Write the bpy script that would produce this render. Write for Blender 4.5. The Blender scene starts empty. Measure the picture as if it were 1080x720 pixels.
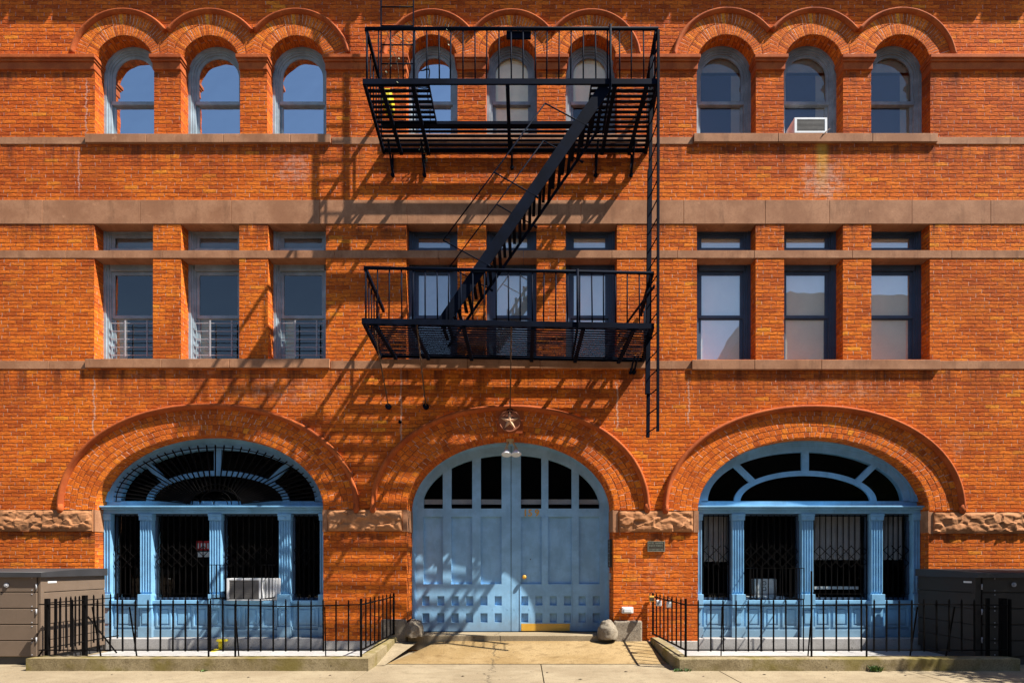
import bpy, math, random
from mathutils import Vector, noise
from mathutils.geometry import tessellate_polygon
random.seed(7)
D = bpy.data
scn = bpy.context.scene
COL = scn.collection
PI = math.pi
# ---------------------------------------------------------------- scale: photo pixels to metres on the wall plane
CAMY, EYE, S0 = -11.0, 1.6, 57.0
def sc(y): return S0 * 11.0 / (11.0 + y)
def X(px, y=0.0): return (px - 552) / sc(y)
def Z(py, y=0.0): return EYE + (595 - py) / sc(y)

# ---------------------------------------------------------------- mesh builder
class MB:
    def __init__(s): s.v = []; s.f = []; s.uv = []; s.sm = []
    def face(s, pts, uv=None, smooth=False):
        n = len(s.v); s.v += [tuple(p) for p in pts]
        s.f.append(tuple(range(n, n + len(pts)))); s.uv.append(uv); s.sm.append(smooth)
    def box(s, x0, x1, y0, y1, z0, z1):
        a = [(x0,y0,z0),(x1,y0,z0),(x1,y1,z0),(x0,y1,z0),(x0,y0,z1),(x1,y0,z1),(x1,y1,z1),(x0,y1,z1)]
        n = len(s.v); s.v += a
        for q in ((0,3,2,1),(4,5,6,7),(0,1,5,4),(1,2,6,5),(2,3,7,6),(3,0,4,7)):
            s.f.append(tuple(n + i for i in q)); s.uv.append(None); s.sm.append(False)
        return s
    def bar(s, p, q, w, h=None, up=(0,0,1)):
        p, q = Vector(p), Vector(q); h = h or w
        d = (q - p).normalized(); u = Vector(up)
        if abs(d.dot(u)) > .99: u = Vector((0,1,0))
        a = d.cross(u).normalized() * w / 2; b = a.cross(d).normalized() * h / 2
        n = len(s.v)
        for o in (p, q):
            for k in ((-1,-1),(1,-1),(1,1),(-1,1)): s.v.append(tuple(o + a*k[0] + b*k[1]))
        for f in ((3,2,1,0),(4,5,6,7),(0,1,5,4),(1,2,6,5),(2,3,7,6),(3,0,4,7)):
            s.f.append(tuple(n + i for i in f)); s.uv.append(None); s.sm.append(False)
        return s
    def tube(s, pts, r, n=8, cap=True):
        pts = [Vector(p) for p in pts]; base = len(s.v); m = len(pts)
        rr = r if isinstance(r, (list, tuple)) else [r] * m
        for i, p in enumerate(pts):
            d = (pts[min(i+1, m-1)] - pts[max(i-1, 0)]).normalized()
            u = Vector((0,0,1)) if abs(d.z) < .95 else Vector((0,1,0))
            a = d.cross(u).normalized(); b = a.cross(d).normalized()
            for k in range(n):
                t = 2*PI*k/n; s.v.append(tuple(p + (a*math.cos(t) + b*math.sin(t)) * rr[i]))
        for i in range(m-1):
            for k in range(n):
                k2 = (k+1) % n
                s.f.append((base+i*n+k, base+i*n+k2, base+(i+1)*n+k2, base+(i+1)*n+k)); s.uv.append(None); s.sm.append(True)
        if cap:
            s.f.append(tuple(base + k for k in reversed(range(n)))); s.uv.append(None); s.sm.append(False)
            s.f.append(tuple(base + (m-1)*n + k for k in range(n))); s.uv.append(None); s.sm.append(False)
        return s
    def prism(s, poly, y0, y1):
        """polygon in xz extruded from y0 (front) to y1"""
        n = len(poly)
        tris = tessellate_polygon([[Vector((p[0], p[1], 0)) for p in poly]])
        for y, fl in ((y0, False), (y1, True)):
            for t in tris:
                P = [(poly[i][0], y, poly[i][1]) for i in t]
                nrm = (Vector(P[1])-Vector(P[0])).cross(Vector(P[2])-Vector(P[0]))
                if (nrm.y > 0) != fl: P.reverse()
                s.face(P)
        ar = sum(poly[i][0]*poly[(i+1)%n][1]-poly[(i+1)%n][0]*poly[i][1] for i in range(n))
        for i in range(n):
            a, b = poly[i], poly[(i+1) % n]
            P = [(a[0],y0,a[1]),(b[0],y0,b[1]),(b[0],y1,b[1]),(a[0],y1,a[1])]
            if ar > 0: P.reverse()
            s.face(P[::-1] if ar > 0 and False else P)
        return s
    def ring(s, outer, inner, y0, y1, closed=True, uvs=None):
        """band between two equal-length xz loops, extruded y0..y1"""
        n = len(outer); rng = range(n if closed else n-1)
        for i in rng:
            j = (i+1) % n
            o1, o2, i1, i2 = outer[i], outer[j], inner[i], inner[j]
            uv = None
            if uvs: uv = [uvs[i][0], uvs[i][1], uvs[j][1], uvs[j][0]] if False else [uvs[0][i], uvs[1][i], uvs[1][i+1], uvs[0][i+1]]
            s.face([(o1[0],y0,o1[1]),(i1[0],y0,i1[1]),(i2[0],y0,i2[1]),(o2[0],y0,o2[1])], uv)
            s.face([(o1[0],y1,o1[1]),(o2[0],y1,o2[1]),(i2[0],y1,i2[1]),(i1[0],y1,i1[1])])
            s.face([(i1[0],y0,i1[1]),(i1[0],y1,i1[1]),(i2[0],y1,i2[1]),(i2[0],y0,i2[1])])
            s.face([(o1[0],y0,o1[1]),(o2[0],y0,o2[1]),(o2[0],y1,o2[1]),(o1[0],y1,o1[1])])
        if not closed:
            for i in (0, n-1):
                o, q = outer[i], inner[i]
                s.face([(o[0],y0,o[1]),(q[0],y0,q[1]),(q[0],y1,q[1]),(o[0],y1,o[1])])
        return s
    def build(s, name, mat, parent=None, bevel=0, smooth=None, recalc=True):
        off = Vector((0,0,0)); p = parent
        while p is not None: off += p.location; p = p.parent
        me = D.meshes.new(name)
        me.from_pydata([tuple(Vector(v) - off) for v in s.v], [], s.f)
        uvl = me.uv_layers.new(name='UVMap')
        for pi, poly in enumerate(me.polygons):
            cu = s.uv[pi]
            if cu is None:
                nr = poly.normal; ax = max(range(3), key=lambda k: abs(nr[k]))
                for li in poly.loop_indices:
                    co = s.v[me.loops[li].vertex_index]
                    uvl.data[li].uv = ((co[0], co[2]) if ax == 1 else (co[1], co[2]) if ax == 0 else (co[0], co[1]))
            else:
                for k, li in enumerate(poly.loop_indices): uvl.data[li].uv = cu[k]
            poly.use_smooth = s.sm[pi] if smooth is None else smooth
        if recalc:
            import bmesh
            bm = bmesh.new(); bm.from_mesh(me)
            bmesh.ops.remove_doubles(bm, verts=bm.verts, dist=1e-5)
            bmesh.ops.recalc_face_normals(bm, faces=bm.faces)
            bm.to_mesh(me); bm.free()
        me.update()
        o = D.objects.new(name, me); COL.objects.link(o)
        if mat is not None: me.materials.append(mat)
        if parent is not None: o.parent = parent
        if bevel:
            b = o.modifiers.new('bevel', 'BEVEL'); b.width = bevel; b.segments = 2; b.limit_method = 'ANGLE'; b.angle_limit = .6
        return o

def tag(o, label=None, cat=None, group=None, kind=None):
    if label: o['label'] = label
    if cat: o['category'] = cat
    if group: o['group'] = group
    if kind: o['kind'] = kind
    return o
def thing(name, label, cat, loc=(0,0,0), group=None):
    o = D.objects.new(name, None); COL.objects.link(o); o.location = loc; o.empty_display_size = .2
    return tag(o, label, cat, group)

# ---------------------------------------------------------------- materials
class NT:
    def __init__(s, name):
        s.m = D.materials.new(name); s.m.use_nodes = True; s.t = s.m.node_tree; s.t.nodes.clear()
        s.out = s.t.nodes.new('ShaderNodeOutputMaterial')
    def n(s, typ, ins=None, **kw):
        nd = s.t.nodes.new(typ)
        for k, v in kw.items(): setattr(nd, k, v)
        for k, v in (ins or {}).items():
            sk = nd.inputs[k]
            if isinstance(v, bpy.types.NodeSocket): s.t.links.new(v, sk)
            else: sk.default_value = v
        return nd
    def math(s, op, a, b=0.0, c=None):
        d = {0: a, 1: b}
        if c is not None: d[2] = c
        return s.n('ShaderNodeMath', d, operation=op).outputs[0]
    def sstep(s, v, lo, hi):
        return s.n('ShaderNodeMapRange', {0: v, 1: lo, 2: hi, 3: 0.0, 4: 1.0}, interpolation_type='SMOOTHSTEP').outputs[0]
    def noise(s, vec, scale, detail=3.0, rough=.55):
        return s.n('ShaderNodeTexNoise', {'Vector': vec, 'Scale': scale, 'Detail': detail, 'Roughness': rough}).outputs[0]
    def mix(s, f, a, b, mode='MIX'):
        nd = s.t.nodes.new('ShaderNodeMix'); nd.data_type = 'RGBA'; nd.blend_type = mode
        for idx, v in ((0, f), (6, a), (7, b)):
            sk = nd.inputs[idx]
            if isinstance(v, bpy.types.NodeSocket): s.t.links.new(v, sk)
            elif idx == 0: sk.default_value = v
            else: sk.default_value = (*v, 1) if len(v) == 3 else v
        return nd.outputs[2]
    def ramp(s, fac, stops):
        nd = s.t.nodes.new('ShaderNodeValToRGB'); s.t.links.new(fac, nd.inputs[0])
        e = nd.color_ramp.elements
        while len(e) < len(stops): e.new(.5)
        for k, (p, c) in enumerate(stops): e[k].position = p; e[k].color = (*c, 1)
        return nd.outputs[0]
    def bsdf(s, col, rough=.8, metal=0.0, bump=None, spec=.5):
        b = s.n('ShaderNodeBsdfPrincipled', {'Base Color': col if isinstance(col, bpy.types.NodeSocket) else (*col, 1), 'Roughness': rough, 'Metallic': metal, 'Specular IOR Level': spec})
        if bump is not None: s.t.links.new(bump, b.inputs['Normal'])
        s.t.links.new(b.outputs[0], s.out.inputs[0]); return s.m
    def bump(s, h, dist=1.0, strength=1.0):
        return s.n('ShaderNodeBump', {'Height': h, 'Distance': dist, 'Strength': strength}).outputs[0]

def brick_mat(name, w, h, mort=.009, offset=.5, tint=(1,1,1), stains=False, relief=1.0, flat=False):
    t = NT(name)
    uv = t.n('ShaderNodeUVMap').outputs[0]
    pos = t.n('ShaderNodeTexCoord').outputs['Object']
    wob = t.n('ShaderNodeTexNoise', {'Vector': uv, 'Scale': 14.0, 'Detail': 3.0}).outputs['Color']
    w2 = t.n('ShaderNodeVectorMath', {0: wob, 1: (.5,.5,.5)}, operation='SUBTRACT').outputs[0]
    w3 = t.n('ShaderNodeVectorMath', {0: w2, 3: .030}, operation='SCALE').outputs[0]
    p = t.n('ShaderNodeVectorMath', {0: uv, 1: w3}, operation='ADD').outputs[0]
    sx = t.n('ShaderNodeSeparateXYZ', {0: p}); u, v = sx.outputs[0], sx.outputs[1]
    vv = t.math('DIVIDE', v, h); row = t.math('FLOOR', vv); fv = t.math('MULTIPLY', t.math('FRACT', vv), h)
    rrow = t.n('ShaderNodeTexWhiteNoise', {'W': row}, noise_dimensions='1D').outputs[0]
    sh = t.math('ADD', t.math('MULTIPLY', t.math('FLOORED_MODULO', row, 2.0), offset), t.math('MULTIPLY', rrow, .30))
    uu = t.math('ADD', t.math('DIVIDE', u, w), sh); colu = t.math('FLOOR', uu); fu = t.math('MULTIPLY', t.math('FRACT', uu), w)
    eu = t.math('MINIMUM', fu, t.math('SUBTRACT', w, fu)); ev = t.math('MINIMUM', fv, t.math('SUBTRACT', h, fv))
    vm = t.math('MULTIPLY', t.sstep(fv, mort*.15, mort*2.0), t.sstep(t.math('SUBTRACT', h, fv), mort*.1, mort*.6)); um = t.sstep(eu, mort*.25, mort*.9)
    mask = t.math('MULTIPLY', um, vm)
    idv = t.n('ShaderNodeCombineXYZ', {0: colu, 1: row, 2: 3.7}).outputs[0]
    wn = t.n('ShaderNodeTexWhiteNoise', {'Vector': idv}, noise_dimensions='3D')
    rnd = wn.outputs[0]
    rnd2 = t.n('ShaderNodeSeparateColor', {0: wn.outputs[1]}).outputs[1]
    base = t.ramp(rnd, [(0, (.38,.070,.011)), (.14, (.56,.112,.015)), (.45, (.70,.152,.017)), (.8, (.78,.185,.020)), (.975, (.82,.215,.022)), (1, (.90,.33,.03))])
    st = t.n('ShaderNodeMapping', {'Vector': uv, 'Scale': (6.0, 30.0, 1.0)}).outputs[0]
    streak = t.noise(st, 1.0, 4.0, .65)
    base = t.mix(t.math('MULTIPLY', t.sstep(streak, .50, .66), .62), base, (.33,.062,.011))
    base = t.mix(t.math('MULTIPLY', t.sstep(t.math('SUBTRACT', 1.0, streak), .56, .70), .5), base, (.78,.27,.05))
    big = t.noise(pos, .55, 5.0, .62)
    base = t.mix(t.math('MULTIPLY', t.sstep(big, .45, .66), .55), base, (.33,.062,.014))
    vst = t.noise(t.n('ShaderNodeMapping', {'Vector': uv, 'Scale': (2.6, .45, 1.0)}).outputs[0], 1.0, 6.0, .72)
    base = t.mix(t.math('MULTIPLY', t.sstep(vst, .52, .70), .55), base, (.24,.045,.013))
    med = t.noise(t.n('ShaderNodeMapping', {'Vector': uv, 'Scale': (17.0, 42.0, 1.0), 'Location': (3.1, 1.7, 0)}).outputs[0], 1.0, 5.0, .72)
    base = t.mix(t.math('MULTIPLY', t.sstep(med, .50, .64), .60), base, (.27,.048,.009))
    base = t.mix(t.math('MULTIPLY', t.sstep(t.math('SUBTRACT', 1.0, med), .54, .68), .55), base, (.95,.32,.032))
    chip = t.noise(t.n('ShaderNodeMapping', {'Vector': uv, 'Scale': (22.0, 30.0, 1.0), 'Location': (9.1, 4.7, 0)}).outputs[0], 1.0, 3.0, .6)
    base = t.mix(t.math('MULTIPLY', t.sstep(chip, .66, .72), .6), base, (.62,.30,.20))
    fine = t.noise(uv, 60.0, 3.0, .7)
    base = t.mix(t.math('MULTIPLY', t.sstep(fine, .5, .78), .42), base, (.20,.036,.010))
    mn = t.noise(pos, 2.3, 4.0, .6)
    mh = t.mix(t.sstep(mn, .45, .62), (.17,.034,.010), (.34,.12,.06))  # bed joints: dirty mortar, with the shadow lines under the courses painted in
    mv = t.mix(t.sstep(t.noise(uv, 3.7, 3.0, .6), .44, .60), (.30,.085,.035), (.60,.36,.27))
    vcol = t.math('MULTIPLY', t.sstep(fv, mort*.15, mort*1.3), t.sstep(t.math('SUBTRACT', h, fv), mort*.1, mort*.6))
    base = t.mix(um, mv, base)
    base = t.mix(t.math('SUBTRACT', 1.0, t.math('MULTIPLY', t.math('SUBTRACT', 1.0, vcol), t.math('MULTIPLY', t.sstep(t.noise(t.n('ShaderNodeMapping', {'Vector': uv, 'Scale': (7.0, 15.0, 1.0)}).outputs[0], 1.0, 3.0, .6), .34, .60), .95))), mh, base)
    if stains:
        # pale efflorescence: generic patches plus the ones under the upper sills
        psep = t.n('ShaderNodeSeparateXYZ', {0: pos})
        tot = None
        for (cx, cz, rx, rz, amt) in ((X(868), Z(190), .55, .62, 1.0), (X(310), Z(178), .5, .5, .75), (X(880), Z(412), 1.6, .30, .55),
                                      (X(845), Z(95), .2, .6, .25), (X(300), Z(412), 1.3, .35, .5), (X(1010), Z(470), .22, .35, .5), (X(180), Z(395), 1.6, .25, .25), (X(690), Z(600), .7, 1.0, .28), (X(550), Z(180), 1.4, .3, .3)):
            dx = t.math('DIVIDE', t.math('SUBTRACT', psep.outputs[0], cx), rx); dz = t.math('DIVIDE', t.math('SUBTRACT', psep.outputs[2], cz), rz)
            rr = t.math('ADD', t.math('MULTIPLY', dx, dx), t.math('MULTIPLY', dz, dz))
            g = t.math('MULTIPLY', t.math('SUBTRACT', 1.0, t.sstep(rr, 0.0, 1.0)), amt)
            tot = g if tot is None else t.math('MAXIMUM', tot, g)
        n2 = t.noise(pos, 7.0, 6.0, .75)
        eff = t.math('MULTIPLY', tot, t.sstep(t.math('ADD', n2, t.math('MULTIPLY', tot, .12)), .5, .68))
        base = t.mix(t.math('MULTIPLY', eff, .7), base, (.62,.36,.25))
        n3 = t.noise(t.n('ShaderNodeMapping', {'Vector': pos, 'Location': (4.3, 0, 1.9)}).outputs[0], 1.7, 7.0, .8)
        base = t.mix(t.math('MULTIPLY', t.sstep(n3, .68, .80), .55), base, (.62,.34,.22))
        # thin settlement cracks repointed in pale mortar
        for (cx, z0, z1, amp) in ((X(99), Z(470), Z(392), .05), (X(83), Z(205), Z(155), .05), (X(91), Z(145), Z(80), .06), (X(423), Z(470), Z(385), .02), (X(651), Z(455), Z(400), .03), (X(726), Z(450), Z(395), .05)):
            nz = t.noise(t.n('ShaderNodeMapping', {'Vector': pos, 'Location': (cx, 0, 0), 'Scale': (0, 0, 1)}).outputs[0], 9.0, 4.0, .7)
            ctr = t.math('ADD', cx, t.math('MULTIPLY', t.math('SUBTRACT', nz, .5), amp*4))
            dd = t.math('ABSOLUTE', t.math('SUBTRACT', psep.outputs[0], ctr))
            inz = t.math('MULTIPLY', t.sstep(psep.outputs[2], z0, z0+.15), t.math('SUBTRACT', 1.0, t.sstep(psep.outputs[2], z1-.15, z1)))
            base = t.mix(t.math('MULTIPLY', t.math('MULTIPLY', inz, t.math('SUBTRACT', 1.0, t.sstep(dd, .006, .02))), .75), base, (.60,.36,.26))
    if stains:
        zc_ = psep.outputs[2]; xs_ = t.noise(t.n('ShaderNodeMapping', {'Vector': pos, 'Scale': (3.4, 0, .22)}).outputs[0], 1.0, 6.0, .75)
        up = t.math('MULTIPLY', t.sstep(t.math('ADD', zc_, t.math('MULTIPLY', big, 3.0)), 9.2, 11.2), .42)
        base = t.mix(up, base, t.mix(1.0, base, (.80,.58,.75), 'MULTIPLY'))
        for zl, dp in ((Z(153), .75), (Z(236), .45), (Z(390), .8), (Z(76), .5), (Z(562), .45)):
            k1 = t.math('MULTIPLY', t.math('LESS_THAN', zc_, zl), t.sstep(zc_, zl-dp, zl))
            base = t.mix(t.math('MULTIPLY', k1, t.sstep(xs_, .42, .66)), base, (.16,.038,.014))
        dx = t.math('DIVIDE', t.math('ABSOLUTE', t.math('SUBTRACT', psep.outputs[0], X(867))), .16)
        kz = t.math('MULTIPLY', t.sstep(zc_, Z(215), Z(155)), t.math('LESS_THAN', zc_, Z(150)))
        base = t.mix(t.math('MULTIPLY', t.math('MULTIPLY', kz, t.math('SUBTRACT', 1.0, t.sstep(dx, .2, 1.0))), .65), base, (.62,.34,.05))
    if tint != (1,1,1): base = t.mix(1.0, base, tint, 'MULTIPLY')
    rr = t.math('MULTIPLY', rnd2, .0030)
    hgt = t.math('MULTIPLY', mask, t.math('ADD', .0062*relief, rr))
    rough = t.noise(st, 1.3, 5.0, .7)
    tilt = t.math('MULTIPLY', t.math('MULTIPLY', t.math('SUBTRACT', rnd, .5), fv), .055*relief)
    hgt = t.math('ADD', hgt, tilt)
    hgt = t.math('ADD', hgt, t.math('MULTIPLY', rough, .0095*relief))
    hgt = t.math('ADD', hgt, t.math('MULTIPLY', fine, .0030*relief))
    hgt = t.math('ADD', hgt, t.math('MULTIPLY', med, .0065*relief))
    return t.bsdf(base, .92, bump=t.bump(hgt, 1.0, 1.0), spec=.12)

def stone_mat(name, c1, c2, c3=None, scale=2.0, relief=.002, rough=.85):
    t = NT(name); pos = t.n('ShaderNodeTexCoord').outputs['Object']
    a = t.noise(pos, scale, 6.0, .65); b = t.noise(pos, 38.0, 4.0, .7)
    col = t.mix(t.sstep(a, .38, .64), c1, c2)
    col = t.mix(t.math('MULTIPLY', t.sstep(b, .45, .75), .45), col, c3 or tuple(k*.6 for k in c1))
    v_ = t.noise(t.n('ShaderNodeMapping', {'Vector': pos, 'Scale': (4.5, 4.5, .9)}).outputs[0], 1.0, 6.0, .72)
    col = t.mix(t.math('MULTIPLY', t.sstep(v_, .50, .70), .5), col, tuple(k*.45 for k in c1))
    pt = t.noise(t.n('ShaderNodeMapping', {'Vector': pos, 'Location': (7, 3, 2)}).outputs[0], 5.0, 5.0, .7)
    col = t.mix(t.math('MULTIPLY', t.sstep(pt, .60, .70), .4), col, tuple(min(1, k*1.45) for k in c2))
    h = t.math('ADD', t.math('MULTIPLY', b, relief), t.math('MULTIPLY', a, relief*3))
    return t.bsdf(col, rough, bump=t.bump(h, 1.0, .8), spec=.2)

def paint_mat(name, c, rough=.45, var=.12, relief=.0006, dirt=None, spec=.4, wear=None):
    t = NT(name); pos = t.n('ShaderNodeTexCoord').outputs['Object']
    a = t.noise(pos, 3.0, 5.0, .65); b = t.noise(t.n('ShaderNodeMapping', {'Vector': pos, 'Scale': (40, 40, 7)}).outputs[0], 1.0, 4.0, .6)
    col = t.mix(t.sstep(a, .35, .68), tuple(k*(1-var) for k in c), tuple(min(1, k*(1+var)) for k in c))
    col = t.mix(t.math('MULTIPLY', t.sstep(b, .60, .82), .30), col, dirt or tuple(k*.55 for k in c))
    if wear:
        n1 = t.noise(t.n('ShaderNodeMapping', {'Vector': pos, 'Scale': (26, 26, 9)}).outputs[0], 1.0, 5.0, .75)
        n2 = t.noise(t.n('ShaderNodeMapping', {'Vector': pos, 'Scale': (5, 5, 1.2), 'Location': (3, 1, 7)}).outputs[0], 1.0, 5.0, .7)
        col = t.mix(t.math('MULTIPLY', t.sstep(n1, .66, .70), .7), col, wear[0])
        col = t.mix(t.math('MULTIPLY', t.sstep(n2, .50, .70), .45), col, wear[1])
        zz = t.n('ShaderNodeSeparateXYZ', {0: pos}).outputs[2]
        g = t.math('MULTIPLY', t.math('SUBTRACT', 1.0, t.sstep(t.math('SUBTRACT', zz, t.math('MULTIPLY', n2, .5)), .10, .42)), .55)
        col = t.mix(g, col, wear[2])
    r = t.math('ADD', rough-.08, t.math('MULTIPLY', a, .2))
    return t.bsdf(col, r, bump=t.bump(t.math('ADD', t.math('MULTIPLY', b, relief), t.math('MULTIPLY', a, relief*4)), 1.0, .8), spec=spec)

def glass_mat(name, refl=.10, tintc=(.9,.95,1.0), wav=.0006, tcol=(.96,.98,.98)):
    t = NT(name); pos = t.n('ShaderNodeTexCoord').outputs['Object']
    nz = t.noise(pos, 1.6, 2.0, .5)
    bmp = t.bump(t.math('MULTIPLY', nz, wav*10), 1.0, 1.0)
    gl = t.n('ShaderNodeBsdfGlossy', {'Color': (*tintc, 1), 'Roughness': .015}); t.t.links.new(bmp, gl.inputs['Normal'])
    tr = t.n('ShaderNodeBsdfTransparent', {'Color': (*tcol, 1)})
    fr = t.n('ShaderNodeFresnel', {'IOR': 1.45}).outputs[0]
    bf = t.n('ShaderNodeNewGeometry').outputs['Backfacing']
    fac = t.math('MULTIPLY', t.math('ADD', fr, refl), t.math('SUBTRACT', 1.0, bf))
    mx = t.n('ShaderNodeMixShader', {0: fac}); t.t.links.new(tr.outputs[0], mx.inputs[1]); t.t.links.new(gl.outputs[0], mx.inputs[2])
    t.t.links.new(mx.outputs[0], t.out.inputs[0]); return t.m

def concrete_mat(name, c1, c2, c3, relief=.002, joints=None, moss=None, cracks=False):
    t = NT(name); pos = t.n('ShaderNodeTexCoord').outputs['Object']
    a = t.noise(pos, .8, 6.0, .65); b = t.noise(pos, 55.0, 4.0, .75); c = t.noise(pos, 6.0, 5.0, .6)
    col = t.mix(t.sstep(a, .38, .62), c1, c2)
    col = t.mix(t.math('MULTIPLY', t.sstep(c, .48, .72), .5), col, c3)
    col = t.mix(t.math('MULTIPLY', t.sstep(b, .48, .66), .55), col, tuple(k*.6 for k in c3))
    col = t.mix(t.math('MULTIPLY', t.sstep(t.math('SUBTRACT', 1.0, b), .56, .68), .4), col, tuple(min(1,k*1.5) for k in c2))
    vor = t.n('ShaderNodeTexVoronoi', {'Vector': pos, 'Scale': 4.6}).outputs['Distance']
    col = t.mix(t.math('MULTIPLY', t.math('SUBTRACT', 1.0, t.sstep(vor, .05, .09)), .6), col, (.035,.03,.028))
    sep = t.n('ShaderNodeSeparateXYZ', {0: pos})
    h = t.math('ADD', t.math('MULTIPLY', b, relief), t.math('MULTIPLY', c, relief*2))
    if cracks:
        nz = t.noise(t.n('ShaderNodeMapping', {'Vector': pos, 'Scale': (0, 1, 0)}).outputs[0], 3.2, 5.0, .7)
        ctr = t.math('ADD', X(524), t.math('MULTIPLY', t.math('SUBTRACT', nz, .5), .75))
        dd = t.math('ABSOLUTE', t.math('SUBTRACT', sep.outputs[0], ctr))
        m = t.math('SUBTRACT', 1.0, t.sstep(dd, .004, .013))
        col = t.mix(t.math('MULTIPLY', m, .85), col, (.05,.04,.03)); h = t.math('SUBTRACT', h, t.math('MULTIPLY', m, .006))
    if moss:
        mz = t.noise(pos, 1.5, 4.0, .6)
        col = t.mix(t.math('MULTIPLY', t.sstep(mz, .45, .62), .65), col, moss)
    return t.bsdf(col, .9, bump=t.bump(h, 1.0, .8), spec=.2)

M = {}
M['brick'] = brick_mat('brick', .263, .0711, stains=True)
M['brick_header'] = brick_mat('brick_header', .118, .118, mort=.011)
M['brick_radial'] = brick_mat('brick_radial', .082, .15, mort=.011)
M['terracotta'] = stone_mat('terracotta', (.34,.070,.018), (.46,.11,.026), (.20,.04,.014), 2.5, .0015)
M['brownstone'] = stone_mat('brownstone', (.30,.138,.070), (.41,.205,.110), (.20,.086,.045), 1.5, .0016)
M['medallion'] = stone_mat('medallion', (.30,.10,.05), (.36,.13,.065), (.22,.07,.035), 3.0, .002)
M['star_stone'] = stone_mat('star_stone', (.62,.36,.22), (.70,.44,.28), (.45,.24,.14), 3.0, .001)
M['rough_stone'] = stone_mat('rough_stone', (.36,.155,.065), (.43,.20,.09), (.30,.125,.055), 3.0, .004)
M['blue'] = paint_mat('blue', (.18,.40,.62), wear=((.42,.52,.58), (.11,.25,.40), (.16,.20,.22)))
M['door_blue'] = paint_mat('door_blue', (.235,.46,.70), .5, .12, wear=((.45,.56,.64), (.16,.34,.56), (.18,.22,.26)))
M['frame_grey'] = paint_mat('frame_grey', (.27,.34,.39), .5, .2, dirt=(.13,.13,.13))
M['frame_old'] = paint_mat('frame_old', (.22,.25,.28), .55, .25, dirt=(.20,.13,.09))
M['frame_navy'] = paint_mat('frame_navy', (.045,.075,.125), .4, .15)
M['iron'] = paint_mat('iron', (.0025,.005,.013), .65, .3, .0004, dirt=(.020,.009,.007), spec=.05)
M['fence_iron'] = paint_mat('fence_iron', (.004,.0035,.0035), .65, .3, .0004, dirt=(.014,.007,.005), spec=.05)
M['rust_rod'] = paint_mat('rust_rod', (.10,.05,.025), .7, .3, .001)
M['glass'] = glass_mat('glass', .72, (.92,.97,1.0), .0012)
M['glass_low'] = glass_mat('glass_low', .09, (1,.97,.92), .0008, (.8,.85,.85))
M['glass_clear'] = glass_mat('glass_clear', .06)
M['glass_pale'] = glass_mat('glass_pale', .06, (1,1,1), .0005, (1,1,1))
M['glass_mid'] = glass_mat('glass_mid', .30, (1,1,.96), .00012, (1,1,1))
M['blind_old'] = paint_mat('blind_old', (.24,.20,.15), .8, .1, 0)
M['glass_dark'] = glass_mat('glass_dark', .0)
M['blind_white'] = paint_mat('blind_white', (.90,.93,.82), .8, .03, 0)
M['blind_beige'] = paint_mat('blind_beige', (.85,.74,.48), .8, .08, 0)
M['blind_navy'] = paint_mat('blind_navy', (.015,.022,.05), .8, .1, 0)
M['curtain_grey'] = paint_mat('curtain_grey', (.34,.32,.32), .9, .1, 0)
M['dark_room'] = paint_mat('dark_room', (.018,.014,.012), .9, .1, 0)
M['steel'] = paint_mat('steel', (.34,.34,.36), .35, .1, .0003)
M['white_metal'] = paint_mat('white_metal', (.66,.67,.68), .45, .07, .0004, dirt=(.4,.36,.28))
M['grille'] = paint_mat('grille', (.16,.15,.14), .6, .2, .001)
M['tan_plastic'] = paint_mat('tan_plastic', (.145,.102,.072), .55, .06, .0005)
M['shaded_plastic'] = paint_mat('shaded_plastic', (.024,.018,.014), .6, .06, .0005)  # right shed: its shade is put into this near-black plastic colour
M['lid_plastic'] = paint_mat('lid_plastic', (.035,.034,.037), .5, .1, .0005)
M['brass'] = paint_mat('brass', (.62,.34,.04), .4, .1, .0003, spec=.7)
M['bronze'] = paint_mat('bronze', (.055,.045,.032), .5, .2, .001)
M['verdigris'] = paint_mat('verdigris', (.22,.23,.18), .5, .2, .001)
M['lamp_metal'] = paint_mat('lamp_metal', (.50,.42,.26), .45, .2, .0005)
M['lamp_glass'] = paint_mat('lamp_glass', (.80,.84,.88), .12, .05, 0, spec=.8)
M['yellow'] = paint_mat('yellow', (.75,.60,.02), .5, .1, 0)
M['red'] = paint_mat('red', (.50,.02,.02), .6, .1, 0)
M['sidewalk'] = concrete_mat('sidewalk', (.23,.18,.115), (.29,.235,.155), (.16,.125,.078), cracks=True)
M['ramp'] = concrete_mat('ramp', (.225,.148,.062), (.30,.212,.104), (.10,.055,.02), .0035, cracks=True)
M['kerb'] = concrete_mat('kerb', (.20,.155,.08), (.29,.235,.14), (.11,.08,.04), .006, moss=(.15,.12,.02))
M['areaway'] = concrete_mat('areaway', (.30,.29,.285), (.37,.36,.35), (.22,.21,.20))
M['plinth'] = concrete_mat('plinth', (.36,.33,.30), (.44,.41,.37), (.28,.25,.22), .004)
M['rough_plinth'] = concrete_mat('rough_plinth', (.20,.165,.125), (.29,.245,.19), (.12,.095,.07), .010)
M['guard_stone'] = concrete_mat('guard_stone', (.18,.15,.115), (.27,.23,.175), (.10,.08,.06), .010)
M['asphalt'] = concrete_mat('asphalt', (.045,.045,.047), (.06,.06,.06), (.035,.035,.035), .003)
M['leaf'] = paint_mat('leaf', (.06,.13,.02), .6, .3, 0)
M['dry_leaf'] = paint_mat('dry_leaf', (.16,.19,.12), .7, .3, 0)
M['bark'] = paint_mat('bark', (.09,.065,.045), .9, .3, .004)

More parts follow.
